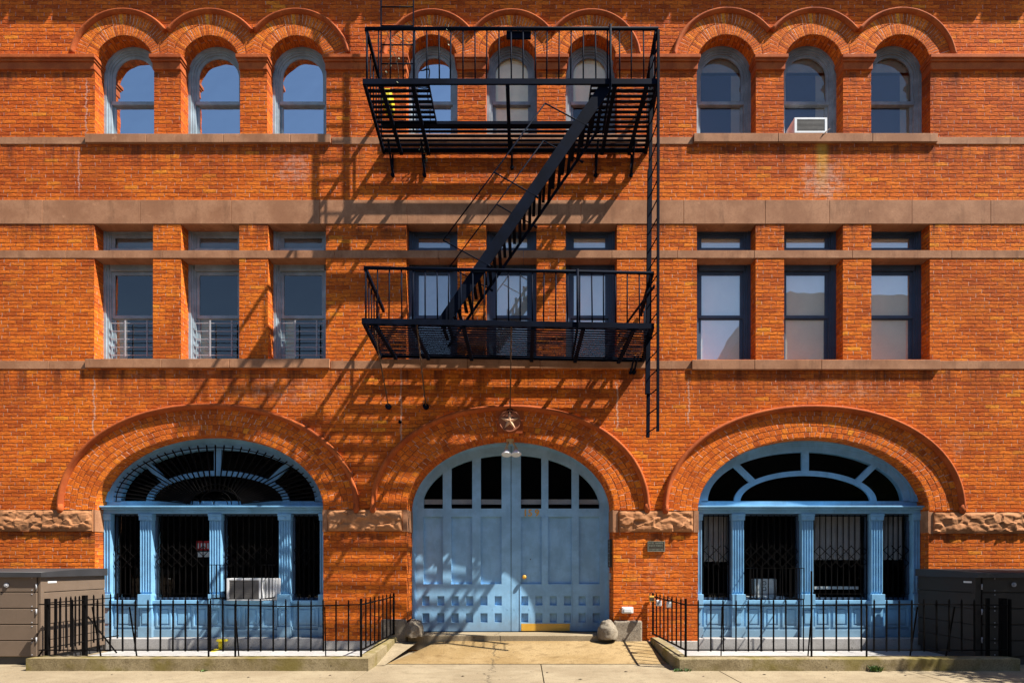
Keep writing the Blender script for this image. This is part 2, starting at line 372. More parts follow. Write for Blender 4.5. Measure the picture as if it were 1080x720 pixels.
# ---------------------------------------------------------------- outlines
def arch_loop(xc, a, b, zb, zs, n=32, e=2.0):
    """closed loop: bottom-left, up the left jamb, over the arch, down to bottom-right"""
    pts = [(xc-a, zb)]
    for k in range(n+1):
        t = PI - PI*k/n; c, s_ = math.cos(t), math.sin(t)
        pts.append((xc + a*math.copysign(abs(c)**(2/e), c), zs + b*abs(s_)**(2/e)))
    pts.append((xc+a, zb)); return pts
def rect_loop(x0, x1, z0, z1): return [(x0,z0),(x0,z1),(x1,z1),(x1,z0)]

# window layout ------------------------------------------------------------------------------------
TOPW = []   # (xc, half, group)
for cx in (131.3, 222, 313): TOPW.append((X(cx), 31.2/57, Z(69), Z(143.2), 45.5/57, 58/57, 'left'))
for cx in (455.5, 539.5, 623.7): TOPW.append((X(cx), 27/57, Z(64), Z(143.2), 42/57, 52.3/57, 'centre'))
for cx in (766, 858, 950): TOPW.append((X(cx), 31.2/57, Z(68), Z(142.7), 46/57, 58/57, 'right'))
MIDW = []
for a, b in ((99.5,161.3),(191,252.3),(282.7,343.7)): MIDW.append((X(a), X(b), 'left'))
for a, b in ((428.5,482.5),(512.5,566),(596.7,650.7)): MIDW.append((X(a), X(b), 'centre'))
for a, b in ((735,797),(827,889),(919,980.7)): MIDW.append((X(a), X(b), 'right'))
ZM0, ZM1 = Z(379), Z(232)
BIG = [dict(xc=X(220.5), a=120.5/57, b=78/57, zs=Z(537), hood=(158.5/57, 111/57)),
       dict(xc=X(538), a=109/57, b=77/57, zs=Z(537), hood=(147/57, 109.5/57)),
       dict(xc=X(857.7), a=121.6/57, b=76.5/57, zs=Z(538), hood=(158.8/57, 110.5/57))]

bld = thing('brick_building', 'orange brick facade with brownstone bands, rows of windows and three great arches', 'building')
WX0, WX1, WZ0, WZ1 = -12.0, 12.0, -.25, 15.4
# ---------------------------------------------------------------- brick wall with openings
def make_wall():
    m = MB()
    outer = [Vector((WX0,WZ0,0)),Vector((WX1,WZ0,0)),Vector((WX1,WZ1,0)),Vector((WX0,WZ1,0))]
    loops = []
    for (xc,h,zs,zb,_,_,g) in TOPW: loops.append((arch_loop(xc,h,h,zb,zs,28), .42))
    for (a,b,g) in MIDW: loops.append((rect_loop(a,b,ZM0,ZM1), .42))
    for i, B in enumerate(BIG): loops.append((arch_loop(B['xc'],B['a'],B['b'],.0 if i!=1 else .05,B['zs'],48), .50 if i != 1 else .70))
    poly = [outer] + [[Vector((p[0],p[1],0)) for p in l] for l, d in loops]
    flat = [v for q in poly for v in q]
    for t in tessellate_polygon(poly):
        P = [(flat[i].x, 0, flat[i].y) for i in t]
        n = (Vector(P[1])-Vector(P[0])).cross(Vector(P[2])-Vector(P[0]))
        if n.y > 0: P.reverse()
        m.face(P)
    for l, d in loops:
        n = len(l); acc = 0
        for i in range(n-1):     # bottoms are left open for the sills
            a, b = l[i], l[i+1]
            L = math.hypot(b[0]-a[0], b[1]-a[1])
            vert = abs(a[0]-b[0]) < 1e-6
            if vert: uv = [(0,a[1]),(0,b[1]),(d,b[1]),(d,a[1])]
            else: uv = [(0,acc*1.0),(0,acc+L),(d,acc+L),(d,acc)]
            acc += L
            P = [(a[0],0,a[1]),(b[0],0,b[1]),(b[0],d,b[1]),(a[0],d,a[1])]
            m.face(P, uv)
        a, b = l[-1], l[0]
        m.face([(a[0],0,a[1]),(b[0],0,b[1]),(b[0],d,b[1]),(a[0],d,a[1])])
    # returns, rear and roof so the building is a closed block
    m.face([(WX0,0,WZ0),(WX0,0,WZ1),(WX0,6,WZ1),(WX0,6,WZ0)]); m.face([(WX1,0,WZ0),(WX1,6,WZ0),(WX1,6,WZ1),(WX1,0,WZ1)])
    m.face([(WX0,6,WZ0),(WX0,6,WZ1),(WX1,6,WZ1),(WX1,6,WZ0)]); m.face([(WX0,0,WZ1),(WX1,0,WZ1),(WX1,6,WZ1),(WX0,6,WZ1)])
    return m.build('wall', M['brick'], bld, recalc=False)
make_wall()
# dark rooms behind the glass, storey by storey
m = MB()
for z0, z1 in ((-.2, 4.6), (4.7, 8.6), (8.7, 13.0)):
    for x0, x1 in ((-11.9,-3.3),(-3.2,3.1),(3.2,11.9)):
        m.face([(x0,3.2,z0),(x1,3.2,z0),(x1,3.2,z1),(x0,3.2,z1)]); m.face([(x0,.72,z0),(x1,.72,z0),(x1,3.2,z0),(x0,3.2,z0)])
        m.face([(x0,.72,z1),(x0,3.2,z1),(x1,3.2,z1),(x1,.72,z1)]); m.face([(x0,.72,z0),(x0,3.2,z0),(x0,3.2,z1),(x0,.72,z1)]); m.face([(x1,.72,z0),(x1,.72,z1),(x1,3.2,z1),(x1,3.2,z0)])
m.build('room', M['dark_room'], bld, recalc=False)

# ---------------------------------------------------------------- stone bands, sills, imposts, cornice
def blocks(x0, x1, y0, y1, z0, z1, step, m=None, gap=.003, seed=0):
    r = random.Random(seed); m = m or MB(); x = x0
    while x < x1 - 1e-6:
        w = step*(.75 + .5*r.random()); e = min(x+w, x1)
        if x1 - e < .4*step: e = x1
        m.box(x+gap, e-gap, y0+r.random()*.003, y1, z0, z1); x = e
    return m
blocks(WX0, WX1, -.012, .26, Z(236.3), Z(211.3), 1.55, seed=2).build('stone_band', M['brownstone'], bld, bevel=.004)
# lintel soffits: the band drops to the wall openings, cut 4 px higher there by the opening line
m = MB()
blocks(WX0, WX1, -.010, .25, Z(272.3), Z(264.2), 1.6, m, seed=5)
m.build('stone_band', M['brownstone'], bld, bevel=.004)
def band_between(z0, z1, spans, seed):
    for k, (a, b) in enumerate(spans): blocks(a, b, -.012, .10, z0, z1, 1.7, seed=seed+k).build('stone_band', M['brownstone'], bld, bevel=.003)
band_between(Z(152.3), Z(145), [(WX0,X(91)),(X(350),X(405)),(X(672),X(731)),(X(987),WX1)], 11)
band_between(Z(389), Z(380.5), [(WX0,X(91)),(X(349),X(402)),(X(684),X(729)),(X(990),WX1)], 21)
for (a, b, zt, zb, seed) in ((91.5,349.5,143.2,152.3,31),(405,672,143.2,152.5,32),(731,987.5,142.6,151.5,33)):
    blocks(X(a), X(b), -.055, .43, Z(zb), Z(zt), 1.5, seed=seed).build('window_sill', M['brownstone'], bld, bevel=.006)
for (a, b, zt, zb, seed) in ((91.5,348.5,379.2,388.5,41),(402,684,379.2,389,42),(729,990,380.2,390.3,43)):
    blocks(X(a), X(b), -.055, .43, Z(zb), Z(zt), 1.5, seed=seed).build('window_sill', M['brownstone'], bld, bevel=.006)
# impost course of the upper storey (moulded: cap over a plain fascia)
def impost(x0, x1, lret, rret):
    m = MB(); zt, zm, zb = Z(60.8), Z(64.6), Z(74.8)
    m.box(x0-(.05 if lret else 0), x1+(.05 if rret else 0), -.085, .22, zm, zt)
    m.box(x0-(.03 if lret else 0), x1+(.03 if rret else 0), -.060, .22, zm-.045, zm)
    m.box(x0-(.012 if lret else 0), x1+(.012 if rret else 0), -.035, .22, zb, zm-.045)
    m.build('impost', M['terracotta'], bld, bevel=.008)
edges = [WX0]
for (xc,h,zs,zb,_,_,g) in TOPW: edges += [xc-h, xc+h]
edges.append(WX1)
for i in range(0, len(edges), 2): impost(edges[i], edges[i+1], i > 0, i < len(edges)-2)

# arch rings and hoods of the upper storey
def small_arch(xc, h, zs, clip, R, first, last):
    n = 40; r1 = R - .075
    zlow = Z(60.8)
    inn, out, ho, hi, uo, ui = [], [], [], [], [], []
    for k in range(n+1):
        t = PI*k/n; c, s_ = math.cos(t), math.sin(t)
        def lim(r):
            cl = (clip if not ((c > 0 and last) or (c < 0 and first)) else 9)
            return min(r, cl/abs(c)) if abs(c) > 1e-6 else r
        inn.append((xc+h*c, zs+h*s_)); ro = max(lim(r1), h+.01); out.append((xc+ro*c, zs+ro*s_))
        uo.append((t*.8, .30 if True else 0)); ui.append((t*.8, .30 - (ro-h) ))
        rh = lim(R); rhi = min(lim(R-.075), rh-.001)
        if rh >= R-1e-4 and rhi >= R-.0751: ho.append((xc+R*c, zs+R*s_)); hi.append((xc+(R-.078)*c, zs+(R-.078)*s_))
    # clip below impost top
    m = MB(); keep = [i for i in range(n) if max(inn[i][1], inn[i+1][1]) > zlow-.02]
    for i in keep:
        j = i+1
        m.face([(out[i][0],-.007,out[i][1]),(out[j][0],-.007,out[j][1]),(inn[j][0],-.007,inn[j][1]),(inn[i][0],-.007,inn[i][1])], [(i*.0411*2,.29),(j*.0411*2,.29),(j*.0411*2,.01),(i*.0411*2,.01)])
        m.face([(inn[i][0],-.007,inn[i][1]),(inn[j][0],-.007,inn[j][1]),(inn[j][0],.01,inn[j][1]),(inn[i][0],.01,inn[i][1])])
        m.face([(out[i][0],-.007,out[i][1]),(out[i][0],.01,out[i][1]),(out[j][0],.01,out[j][1]),(out[j][0],-.007,out[j][1])])
    m.build('arch_ring', M['brick_radial'], bld)
    # hood mould: swept profile
    N = 48; prof = [(0, 0), (0,-.045), (-.012,-.062), (-.03,-.072), (-.05,-.062), (-.062,-.045), (-.078,-.03), (-.078,0)]
    m = MB(); prev = None; pts = []
    for k in range(N+1):
        t = PI*k/N; c, s_ = math.cos(t), math.sin(t)
        cl = 99 if ((c > 0 and last) or (c < 0 and first)) else clip
        x_out = R*c
        if zs+R*s_ < zlow-.001 or abs(x_out) > cl: continue
        pts.append(t)
    # end exactly on the clipping line
    if not last: pts = [math.acos(clip/R)] + pts
    if not first: pts = pts + [PI-math.acos(clip/R)]
    for t in pts:
        c, s_ = math.cos(t), math.sin(t)
        row = [(xc+(R+dr)*c, y, zs+(R+dr)*s_) for dr, y in prof]
        if prev:
            for a in range(len(prof)-1): m.face([prev[a], row[a], row[a+1], prev[a+1]], smooth=True)
        else: m.face(row)
        prev = row
    m.face(prev)
    m.build('hood_mould', M['terracotta'], bld)
for i, (xc,h,zs,zb,clip,R,g) in enumerate(TOPW): small_arch(xc,h,zs,clip,R, i%3 == 0, i%3 == 2)

# ground floor arch rings (concentric header courses) and hoods
def ell(xc, zs, a, b, t, e=2.0):
    c, s_ = math.cos(t), math.sin(t)
    return (xc + a*math.copysign(abs(c)**(2/e), c), zs + b*abs(s_)**(2/e))
for i, B in enumerate(BIG):
    xc, a, b, zs = B['xc'], B['a'], B['b'], B['zs']; ha, hb = B['hood']
    n = 90; inn = [ell(xc,zs,a,b,PI*k/n) for k in range(n+1)]; out = [ell(xc,zs,ha-.09,hb-.09,PI*k/n, 2.12) for k in range(n+1)]
    acc = 0; cen = [((p[0]+q[0])/2, (p[1]+q[1])/2) for p, q in zip(inn, out)]
    m = MB()
    for k in range(n):
        L = math.hypot(cen[k+1][0]-cen[k][0], cen[k+1][1]-cen[k][1])
        I, J, O, Q = inn[k], inn[k+1], out[k], out[k+1]
        w1 = .59
        m.face([(O[0],-.008,O[1]),(Q[0],-.008,Q[1]),(J[0],-.008,J[1]),(I[0],-.008,I[1])], [(acc,w1),(acc+L,w1),(acc+L,0),(acc,0)])
        m.face([(I[0],-.008,I[1]),(J[0],-.008,J[1]),(J[0],.01,J[1]),(I[0],.01,I[1])], [(acc,0),(acc+L,0),(acc+L,.02),(acc,.02)])
        m.face([(O[0],-.008,O[1]),(O[0],.01,O[1]),(Q[0],.01,Q[1]),(Q[0],-.008,Q[1])])
        acc += L
    m.build('arch_ring', M['brick_header'], bld)
    # hood
    prof = [(0.0, 0), (0.0,-.055), (-.015,-.082), (-.04,-.088), (-.065,-.075), (-.075,-.05), (-.095,-.035), (-.095,0)]
    m = MB(); N = 72; prev = None
    for k in range(N+1):
        t = PI*k/N; tt = min(max(t, .012), PI-.012)
        row = [(*((lambda q: (q[0], y, q[1]))(ell(xc,zs,ha+dr,hb+dr,tt,2.12))),) for dr, y in prof]
        if k in (0, N): row = [(p[0], p[1], zs-.02) for p in row]
        if prev:
            for q in range(len(prof)-1): m.face([prev[q], row[q], row[q+1], prev[q+1]], smooth=True)
        else: m.face(row)
        prev = row
    m.face(prev)
    for sgn in (-1, 1):      # little foot stops
        fx = xc + sgn*(ha-.048)
        m.tube([(fx,-.02,zs-.06),(fx,-.03,zs+.0),(fx,-.03,zs+.10)], [.045,.062,.055], 10)
    m.build('hood_mould', M['terracotta'], bld)

# rough-faced stones at springing level
def rough(x0, x1, z0, z1, seed, smooth_l=False, smooth_r=False):
    m = MB(); nx = max(8, int((x1-x0)/.022)); nz = 20
    def P(i, j):
        x = x0+(x1-x0)*i/nx; z = z0+(z1-z0)*j/nz
        e = min(1, min(i, nx-i)/3.0, min(j, nz-j)/4.0); e = math.sin(e*PI/2)
        w_ = Vector((x, 0, z)); w_ += .02*noise.noise_vector(w_*9)
        v = Vector((w_.x*6.0+seed*7.7, w_.z*9.0, seed*3.3))
        ds, pp = noise.voronoi(v); 
        def fac(q):
            r1 = noise.noise_vector(q*3.7+Vector((1.3,2.1,.7))); return .5 + .5*r1.x + 1.5*(r1.y*(v.x-q.x) + r1.z*(v.y-q.y))
        k = min(1, (ds[1]-ds[0])/.12)*.5+.5
        d = fac(pp[0])*k + fac(pp[1])*(1-k) + .10*noise.noise(v*3.1) + .5*noise.noise(v*.35)
        return (x, -.018 - e*(.008 + .050*max(0, min(1.6, d))), z)
    g = [[P(i,j) for j in range(nz+1)] for i in range(nx+1)]
    for i in range(nx):
        for j in range(nz): m.face([g[i][j], g[i+1][j], g[i+1][j+1], g[i][j+1]])
    m.face([(x0,-.03,z0),(x0,.05,z0),(x1,.05,z0),(x1,-.03,z0)]); m.face([(x0,-.03,z1),(x1,-.03,z1),(x1,.05,z1),(x0,.05,z1)])
    m.face([(x0,-.03,z0),(x0,-.03,z1),(x0,.05,z1),(x0,.05,z0)]); m.face([(x1,-.03,z0),(x1,.05,z0),(x1,.05,z1),(x1,-.03,z1)])
    o = m.build('rough_stone', M['rough_stone'], bld)
zt, zb = Z(537.3), Z(560.2)
rough(WX0, X(98.5), zb, zt, 1); rough(X(346), X(424.5), zb, zt, 2); rough(X(652.5), X(731), zb-.015, zt-.015, 3); rough(X(984), WX1, zb-.04, zt-.04, 4)
for a, b, dz in ((98.8,100,0),(341.1,345.5,0),(425,429,0),(647.1,652,-.015),(731.5,736,-.015),(979.4,983.6,-.04)):
    MB().box(X(a), X(b), -.010, .004, zb+dz, zt+dz).build('dressed_stone', M['brownstone'], bld)
for B, d in ((BIG[0], .29), (BIG[1], .56), (BIG[2], .29)):   # returns into the openings
    for sg in (-1, 1):
        xe = B['xc']+sg*B['a']; MB().box(min(xe, xe-sg*.012), max(xe, xe-sg*.012), -.010, d, zb-(.02 if B is BIG[2] else 0), zt-(.02 if B is BIG[2] else 0)).build('dressed_stone', M['brownstone'], bld)
# granite base course
for a, b in ((WX0, X(100)), (X(341), X(402)), (X(677), X(736)), (X(979), WX1)): MB().box(a, b, -.035, .05, -.2, .19).build('base_course', M['plinth'], bld, bevel=.01)
MB().box(X(402)+.002, X(429), -.05, .6, -.2, Z(652.5)).build('corner_plinth', M['rough_plinth'], bld, bevel=.03)
MB().box(X(647), X(677)-.002, -.05, .6, -.2, Z(654)).build('corner_plinth', M['rough_plinth'], bld, bevel=.03)
# cornice above the picture edge: brackets and a notched drip whose shadow falls on the top of the wall
m = MB()
m.box(WX0-.3, WX1+.3, -.62, .05, 14.13, 14.6); m.box(WX0-.35, WX1+.35, -.72, .05, 14.6, 14.8)
x = WX0
pitch = 46.6/57
k = 0
x = X(10) + 2.45*.55 - pitch*14
while x < WX1+2:
    m.box(x+.14, x+pitch, -.62, -.46, 13.88, 14.13); k += 1
    x += pitch
m.build('cornice', M['terracotta'], bld)

# ---------------------------------------------------------------- windows
def inset_arch(xc, h, zb, zs, d, n=28): return arch_loop(xc, h-d, h-d, zb+d*.6, zs, n)
def win_part(parent, fm):
    return parent
def top_window(xc, h, zs, zb, kind, fmat, glass, upper_blind, gap=0):
    L = lambda d: inset_arch(xc, h, zb, zs, d)
    m = MB(); m.ring(L(0), L(.05), .240, .390); m.ring(L(.05), L(.085), .265, .390); m.ring(L(.085), L(.115), .285, .390)
    w = m.build('window', fmat, bld)
    zm = Z(107.5, .25); hg = h-.165
    # upper sash follows the arch
    up_o = [p for p in arch_loop(xc, h-.115, h-.115, zm, zs, 28)]; up_i = [p for p in arch_loop(xc, hg, hg, zm+.03, zs, 28)]
    MB().ring(up_o, up_i, .305, .335).build('sash', fmat, w)
    lo_o = rect_loop(xc-h+.115, xc+h-.115, zb+.02, zm+.02); lo_i = rect_loop(xc-hg, xc+hg, zb+.075, zm-.035)
    MB().ring(lo_o, lo_i, .335, .365).build('sash', fmat, w)
    MB().box(xc-h+.10, xc+h-.10, .285, .350, zm-.03, zm+.035).build('meeting_rail', fmat, w, bevel=.006)
    MB().prism(up_i, .318, .323).build('pane', glass, w)
    MB().prism(lo_i, .348, .353).build('pane', glass, w)
    if upper_blind == 'top':
        m = MB().box(xc-h+.03, xc+h-.03, .36, .375, Z(71,.36), zs+h-.02)
        for k in range(5): m.box(xc-h+.03, xc+h-.03, .35, .36, Z(71,.36)+.012+k*.035, Z(71,.36)+.03+k*.035)
        m.build('blind', M['blind_beige'], w)
    elif upper_blind == 'full':
        MB().prism(arch_loop(xc, h-.03, h-.03, zb+.03, zs, 20), .36, .37).build('blind', M['blind_beige'], w)
    elif upper_blind == 'half':
        MB().prism(arch_loop(xc, h-.03, h-.03, zm-.02, zs, 20), .36, .37).build('blind', M['blind_beige'], w)
    elif upper_blind == 'navy':
        m = MB(); m.prism(arch_loop(xc, h-.03, h-.03, Z(77,.36), zs, 20), .36, .37)
        m.box(xc+hg-.17, xc+h-.03, .36, .37, zb+.03, Z(77,.36)-.002)
        m.build('blind', M['blind_old'], w)
        m = MB().box(xc-h+.03, xc+hg-.17-.002, .362, .372, zb+.03, Z(77,.36)-.002)
        m.build('curtain', M['blind_navy'], w)
    return w
kinds = ['top','top','top','top','full','half','navy','navy','navy']
for i, (xc,h,zs,zb,clip,R,g) in enumerate(TOPW):
    fm = {'left': M['frame_grey'], 'centre': M['frame_old'], 'right': M['frame_old']}[g]
    if i == 3: fm = M['frame_grey']
    gl = M['glass'] if kinds[i] == 'top' else M['glass_clear'] if kinds[i] == 'navy' else M['glass_pale']
    top_window(xc, h, zs, zb, g, fm, gl, kinds[i])

def mid_window(x0, x1, fmat, glass, blind, guard=False, i=0):
    z0, z1 = ZM0, ZM1
    zt0, zt1 = Z(268), Z(268)   # transom split hidden behind the stone band
    m = MB()
    r = lambda d, a=z0, b=z1: rect_loop(x0+d, x1-d, a+d*.5, b-d)
    m.ring(r(0), r(.05), .240, .390); m.ring(r(.05), r(.085), .265, .390); m.ring(r(.085), r(.115), .285, .390)
    m.box(x0+.115, x1-.115, .250, .390, Z(276,.25)-.16, Z(262,.25))
    w = m.build('window', fmat, bld)
    g = .175; za = Z(289,.26)-.0; zm = Z(333.5,.26); zb2 = z0+.055
    MB().ring(rect_loop(x0+.115,x1-.115,zm-.02,za+.06), rect_loop(x0+g,x1-g,zm+.035,za), .305, .335).build('sash', fmat, w)
    MB().ring(rect_loop(x0+.115,x1-.115,zb2-.03,zm+.03), rect_loop(x0+g,x1-g,zb2+.03,zm-.035), .335, .365).build('sash', fmat, w)
    MB().ring(rect_loop(x0+.115,x1-.115,Z(262,.25),z1-.11), rect_loop(x0+g,x1-g,Z(262,.25)+.04,z1-.17), .305, .335).build('sash', fmat, w)
    MB().box(x0+g, x1-g, .348, .353, zb2+.03, zm-.035).build('pane', glass, w)
    MB().box(x0+g, x1-g, .318, .323, zm+.035, za).build('pane', glass, w)
    MB().box(x0+g, x1-g, .318, .323, Z(262,.25)+.04, z1-.17).build('pane', glass, w)
    if blind == 'white':
        MB().box(x0+.12, x1-.12, .36, .37, z0+.02, z1-.1).build('blind', M['blind_white'], w)
    elif blind == 'half':
        MB().box(x0+.12, x1-.12, .36, .37, zm-.2, z1-.1).build('blind', M['curtain_grey'], w)
    elif blind == 'strip':
        MB().box(x0+.12, x0+.36, .38, .39, z0+.02, zm+.02).build('blind', M['blind_beige'], w)
        MB().box(x0+.12, x1-.12, .36, .37, Z(262,.25)-.02, z1-.1).build('curtain', M['curtain_grey'], w)
    if guard:
        m = MB(); a, b = x0+g-.03, x1-g+.06
        for q in range(5): m.bar((a,.245,Z(341+q*8.4,.25)), (b,.245,Z(341+q*8.4,.25)), .014, .012)
        for fx in (.30, .68): m.bar((x0+fx*(x1-x0)+.09,.235,Z(376,.25)), (x0+fx*(x1-x0)+.09,.235,Z(338,.25)), .022, .012)
        m.build('guard_rail', M['steel'], w)
    return w
for i, (a, b, g) in enumerate(MIDW):
    fm = M['frame_grey'] if g == 'left' else M['frame_navy']
    mid_window(a, b, fm, M['glass_low'] if g == 'left' else M['glass_mid'], 'strip' if g == 'left' else 'half' if i == 3 else 'white', guard=(g == 'left'), i=i)

# ---------------------------------------------------------------- ground floor storefronts
def storefront(B, iron_fan, pane_kind):
    xc, a, b, zs = B['xc'], B['a'], B['b'], B['zs']; y = .30
    zbase = Z(671, y); zled = Z(632.5, y); zbar0, zbar1 = Z(541.5, .3)+.10, Z(533.2, .15)
    zf = Z(529, y)      # bottom of fan glass
    m = MB()
    # arched frame, stepped
    L = lambda d, e=0: [ell(xc, zf, a-d*1.02, (b+zs-zf)-d*.75, PI-PI*k/56, 2.05) for k in range(57)]
    for d0, d1, yy in ((0,.05,.245),(.05,.10,.268),(.10,.15,.285),(.15,.27,.30)): m.ring(L(d0), L(d1), yy, .42, closed=False)
    m.box(xc-a+.005, xc+a-.005, .30, .42, zbar1-.02, zf+.015)
    w = m.build('storefront_window', M['blue'], bld)
    # fan: inner arch bar and spokes
    zi = zf+.01
    m = MB(); oi = [ell(xc, zi, 1.36, .585, PI-PI*k/40) for k in range(41)]; ii = [ell(xc, zi, 1.235, .49, PI-PI*k/40) for k in range(41)]
    m.ring(oi, ii, .305, .36, closed=False)
    m.box(xc-.068, xc+.068, .302, .36, zi+.56, zi+b-.16)
    for sg in (-1, 1):
        m.bar((xc+sg*.98,.333,zi+.36), (xc+sg*1.33,.333,zi+.70), .062, .115, up=(-sg*.7,0,.7))
    m.build('fan_bar', M['blue'], w, bevel=.004)
    MB().prism(L(.2), .33, .336).build('pane', M['glass_dark'], w)
    # transom cornice
    m = MB(); m.box(xc-a+.002, xc+a-.002, .10, .32, zbar1-.03, zbar1); m.box(xc-a+.004, xc+a-.004, .15, .32, zbar1-.065, zbar1-.03)
    m.box(xc-a+.006, xc+a-.006, .21, .40, zbar0-.10, zbar1-.065)
    m.build('transom_beam', M['blue'], w, bevel=.006)
    zpt = zbar0-.10
    # pilasters
    px = [(-a+.01,-a+.14), (-1.31-.11,-1.31+.11), (-.11,.11), (1.31-.11,1.31+.11), (a-.14,a-.01)]
    for p0, p1 in px:
        m = MB(); x0, x1 = xc+p0, xc+p1; wd = x1-x0
        nf = 4 if wd > .15 else 2
        m.box(x0, x1, .235, .40, zled-.02, zpt)
        for q in range(nf+1):      # fillets between flutes
            fx = x0+.012+(wd-.024)*q/nf; m.box(fx-.009, fx+.009, .215, .235, Z(624,y), zpt-.14)
        m.box(x0-.012, x1+.012, .20, .40, zpt-.13, zpt-.0); m.box(x0-.02, x1+.02, .19, .40, zpt-.05, zpt-.012)
        if nf == 4: m.tube([((x0+x1)/2,.205,zpt-.09),((x0+x1)/2,.19,zpt-.09)], .03, 10)
        m.box(x0-.016, x1+.016, .17, .40, Z(640,y), Z(626,y))
        m.box(x0-.004, x1+.004, .215, .40, zbase+.2, Z(640,y)); m.box(x0+.05 if nf==4 else x0+.02, x1-.05 if nf==4 else x1-.02, .20, .215, zbase+.26, Z(640,y)-.05)
        m.box(x0-.02, x1+.02, .185, .40, zbase, zbase+.2)
        m.build('pilaster', M['blue'], w, bevel=.004)
    # panelled bulkhead
    cells = [(-a+.16, -1.44, 1), (-1.18, -.13, 3), (.13, 1.18, 3), (1.44, a-.16, 1)]
    m = MB(); m.box(xc-a+.01, xc+a-.01, .285, .42, zbase, zled)
    m.box(xc-a+.01, xc+a-.01, .215, .30, zled-.06, zled)
    m.box(xc-a+.01, xc+a-.01, .245, .30, zbase, zbase+.14)
    for c0, c1, n in cells:
        wd = (c1-c0)/n
        for q in range(n):
            x0 = xc+c0+q*wd+.045; x1 = x0+wd-.09; z0, z1 = zbase+.2, zled-.13
            m.ring(rect_loop(x0-.02,x1+.02,z0-.02,z1+.02), rect_loop(x0+.018,x1-.018,z0+.018,z1-.018), .265, .286)
            m.box(x0+.05, x1-.05, .27, .286, z0+.05, z1-.05)
    m.build('bulkhead', M['blue'], w, bevel=.004)
    for ci, (c0, c1, n) in enumerate(cells):
        x0, x1 = xc+c0-.02, xc+c1+.02
        m = MB().ring(rect_loop(x0,x1,zled,zpt), rect_loop(x0+.04,x1-.04,zled+.05,zpt-.04), .33, .38)
        m.build('sash', M['frame_navy'], w)
        MB().box(x0+.04, x1-.04, .352, .358, zled+.05, zpt-.04).build('pane', M['glass_dark'], w)
        # security bars with diamond lattice
        yb = .29; m = MB(); nb = 5 if n == 1 else 9; a0, a1 = x0+.045, x1-.045
        for q in range(nb+1):
            bx = a0+(a1-a0)*q/nb
            if 0 < q < nb or ci in (0, 2): m.bar((bx,yb,zled+.01), (bx,yb,zpt-.02), .014)
        m.bar((a0,yb-.01,zled+.12), (a1,yb-.01,zled+.12), .02, .012); m.bar((a0,yb-.01,zpt-.05), (a1,yb-.01,zpt-.05), .02, .012)
        zl0, zl1 = Z(598,yb), Z(575,yb); hz = (zl1-zl0); stp = .205; xx = a0-.0
        k = 0
        zc = (zl0+zl1)/2
        nn = max(2, round((a1-a0)/stp)); st = (a1-a0)/nn
        for q in range(-1, nn+1):
            for sg in (-1, 1):
                xa = a0+st*(q+.5) - sg*hz/2; xb = xa + sg*hz; za, zb_ = zl0, zl1
                # clip to the cell
                pa, pb = (xa, za), (xb, zb_)
                if pa[0] > pb[0]: pa, pb = pb, pa
                t0 = max(0, (a0-pa[0])/(pb[0]-pa[0])); t1 = min(1, (a1-pa[0])/(pb[0]-pa[0]))
                if t1-t0 < .15: continue
                f = lambda t: (pa[0]+(pb[0]-pa[0])*t, yb-.012-.01*(sg > 0), pa[1]+(pb[1]-pa[1])*t)
                m.bar(f(t0), f(t1), .012, .010, up=(0,1,0))
        m.build('security_bars', M['fence_iron'], w)
    if iron_fan:
        m = MB(); c = (xc+.02, zbar1+.03)
        for q in range(1, 36):
            t = PI*q/36; e = ell(xc, zf, a-.19, b+zs-zf-.13, t)
            r0 = .42
            v = Vector((e[0]-c[0], e[1]-c[1])); L_ = v.length; u = v/L_
            m.bar((c[0]+u.x*r0*1.15, .20, c[1]+u.y*r0*.62), (e[0], .225, e[1]), .020, .020)
        for ra, rb in ((.30,.26), (.44,.38), (.5, .28)):
            pts = [(c[0]+ra*math.cos(PI*k/18), .195, c[1]+rb*math.sin(PI*k/18)) for k in range(19)]
            m.tube(pts, .009, 6)
        for q in range(3):
            cx = c[0]-.42+q*.26
            m.tube([(cx+.13*math.cos(PI*k/12), .19, c[1]+.12*math.sin(PI*k/12)) for k in range(13)], .008, 6)
        pts = [(*(lambda e: (e[0], .222, e[1]))(ell(xc, zf, a-.24, b+zs-zf-.18, PI*k/48)),) for k in range(49)]
        m.tube(pts, .010, 6)
        m.build('sunburst_grille', M['fence_iron'], w)
    # stone sill below
    MB().box(xc-a+.003, xc+a-.003, .02, .42, .02, zbase-.002).build('stone_step', M['areaway'], w, bevel=.008)
    return w, cells, zled, zpt
wL, cells, zled, zpt = storefront(BIG[0], True, 0)
wR, _, _, _ = storefront(BIG[2], False, 1)
# pleated curtains behind the right-hand glass
def curtain(x0, x1, z0, z1, parent, mat, y=.52, n=9):
    m = MB(); N = n*6; P = []
    for k in range(N+1): P.append((x0+(x1-x0)*k/N, y+.025*math.sin(2*PI*n*k/N)))
    for k in range(N):
        (xa, ya), (xb, yb) = P[k], P[k+1]
        m.face([(xa,ya,z0),(xb,yb,z0),(xb,yb,z1),(xa,ya,z1)], smooth=True); m.face([(xa,ya+.006,z0),(xa,ya+.006,z1),(xb,yb+.006,z1),(xb,yb+.006,z0)], smooth=True)
    return m.build('curtain', mat, parent, recalc=False)
xcR = BIG[2]['xc']; xcL = BIG[0]['xc']
curtain(X(743,.5), X(772,.5), Z(592,.5), zpt, wR, M['curtain_grey'], n=5)
curtain(X(850,.5), X(908,.5), Z(590,.5), zpt, wR, M['curtain_grey'], n=9)
curtain(X(926,.5), X(952,.5), Z(590,.5), zpt, wR, M['curtain_grey'], n=5)
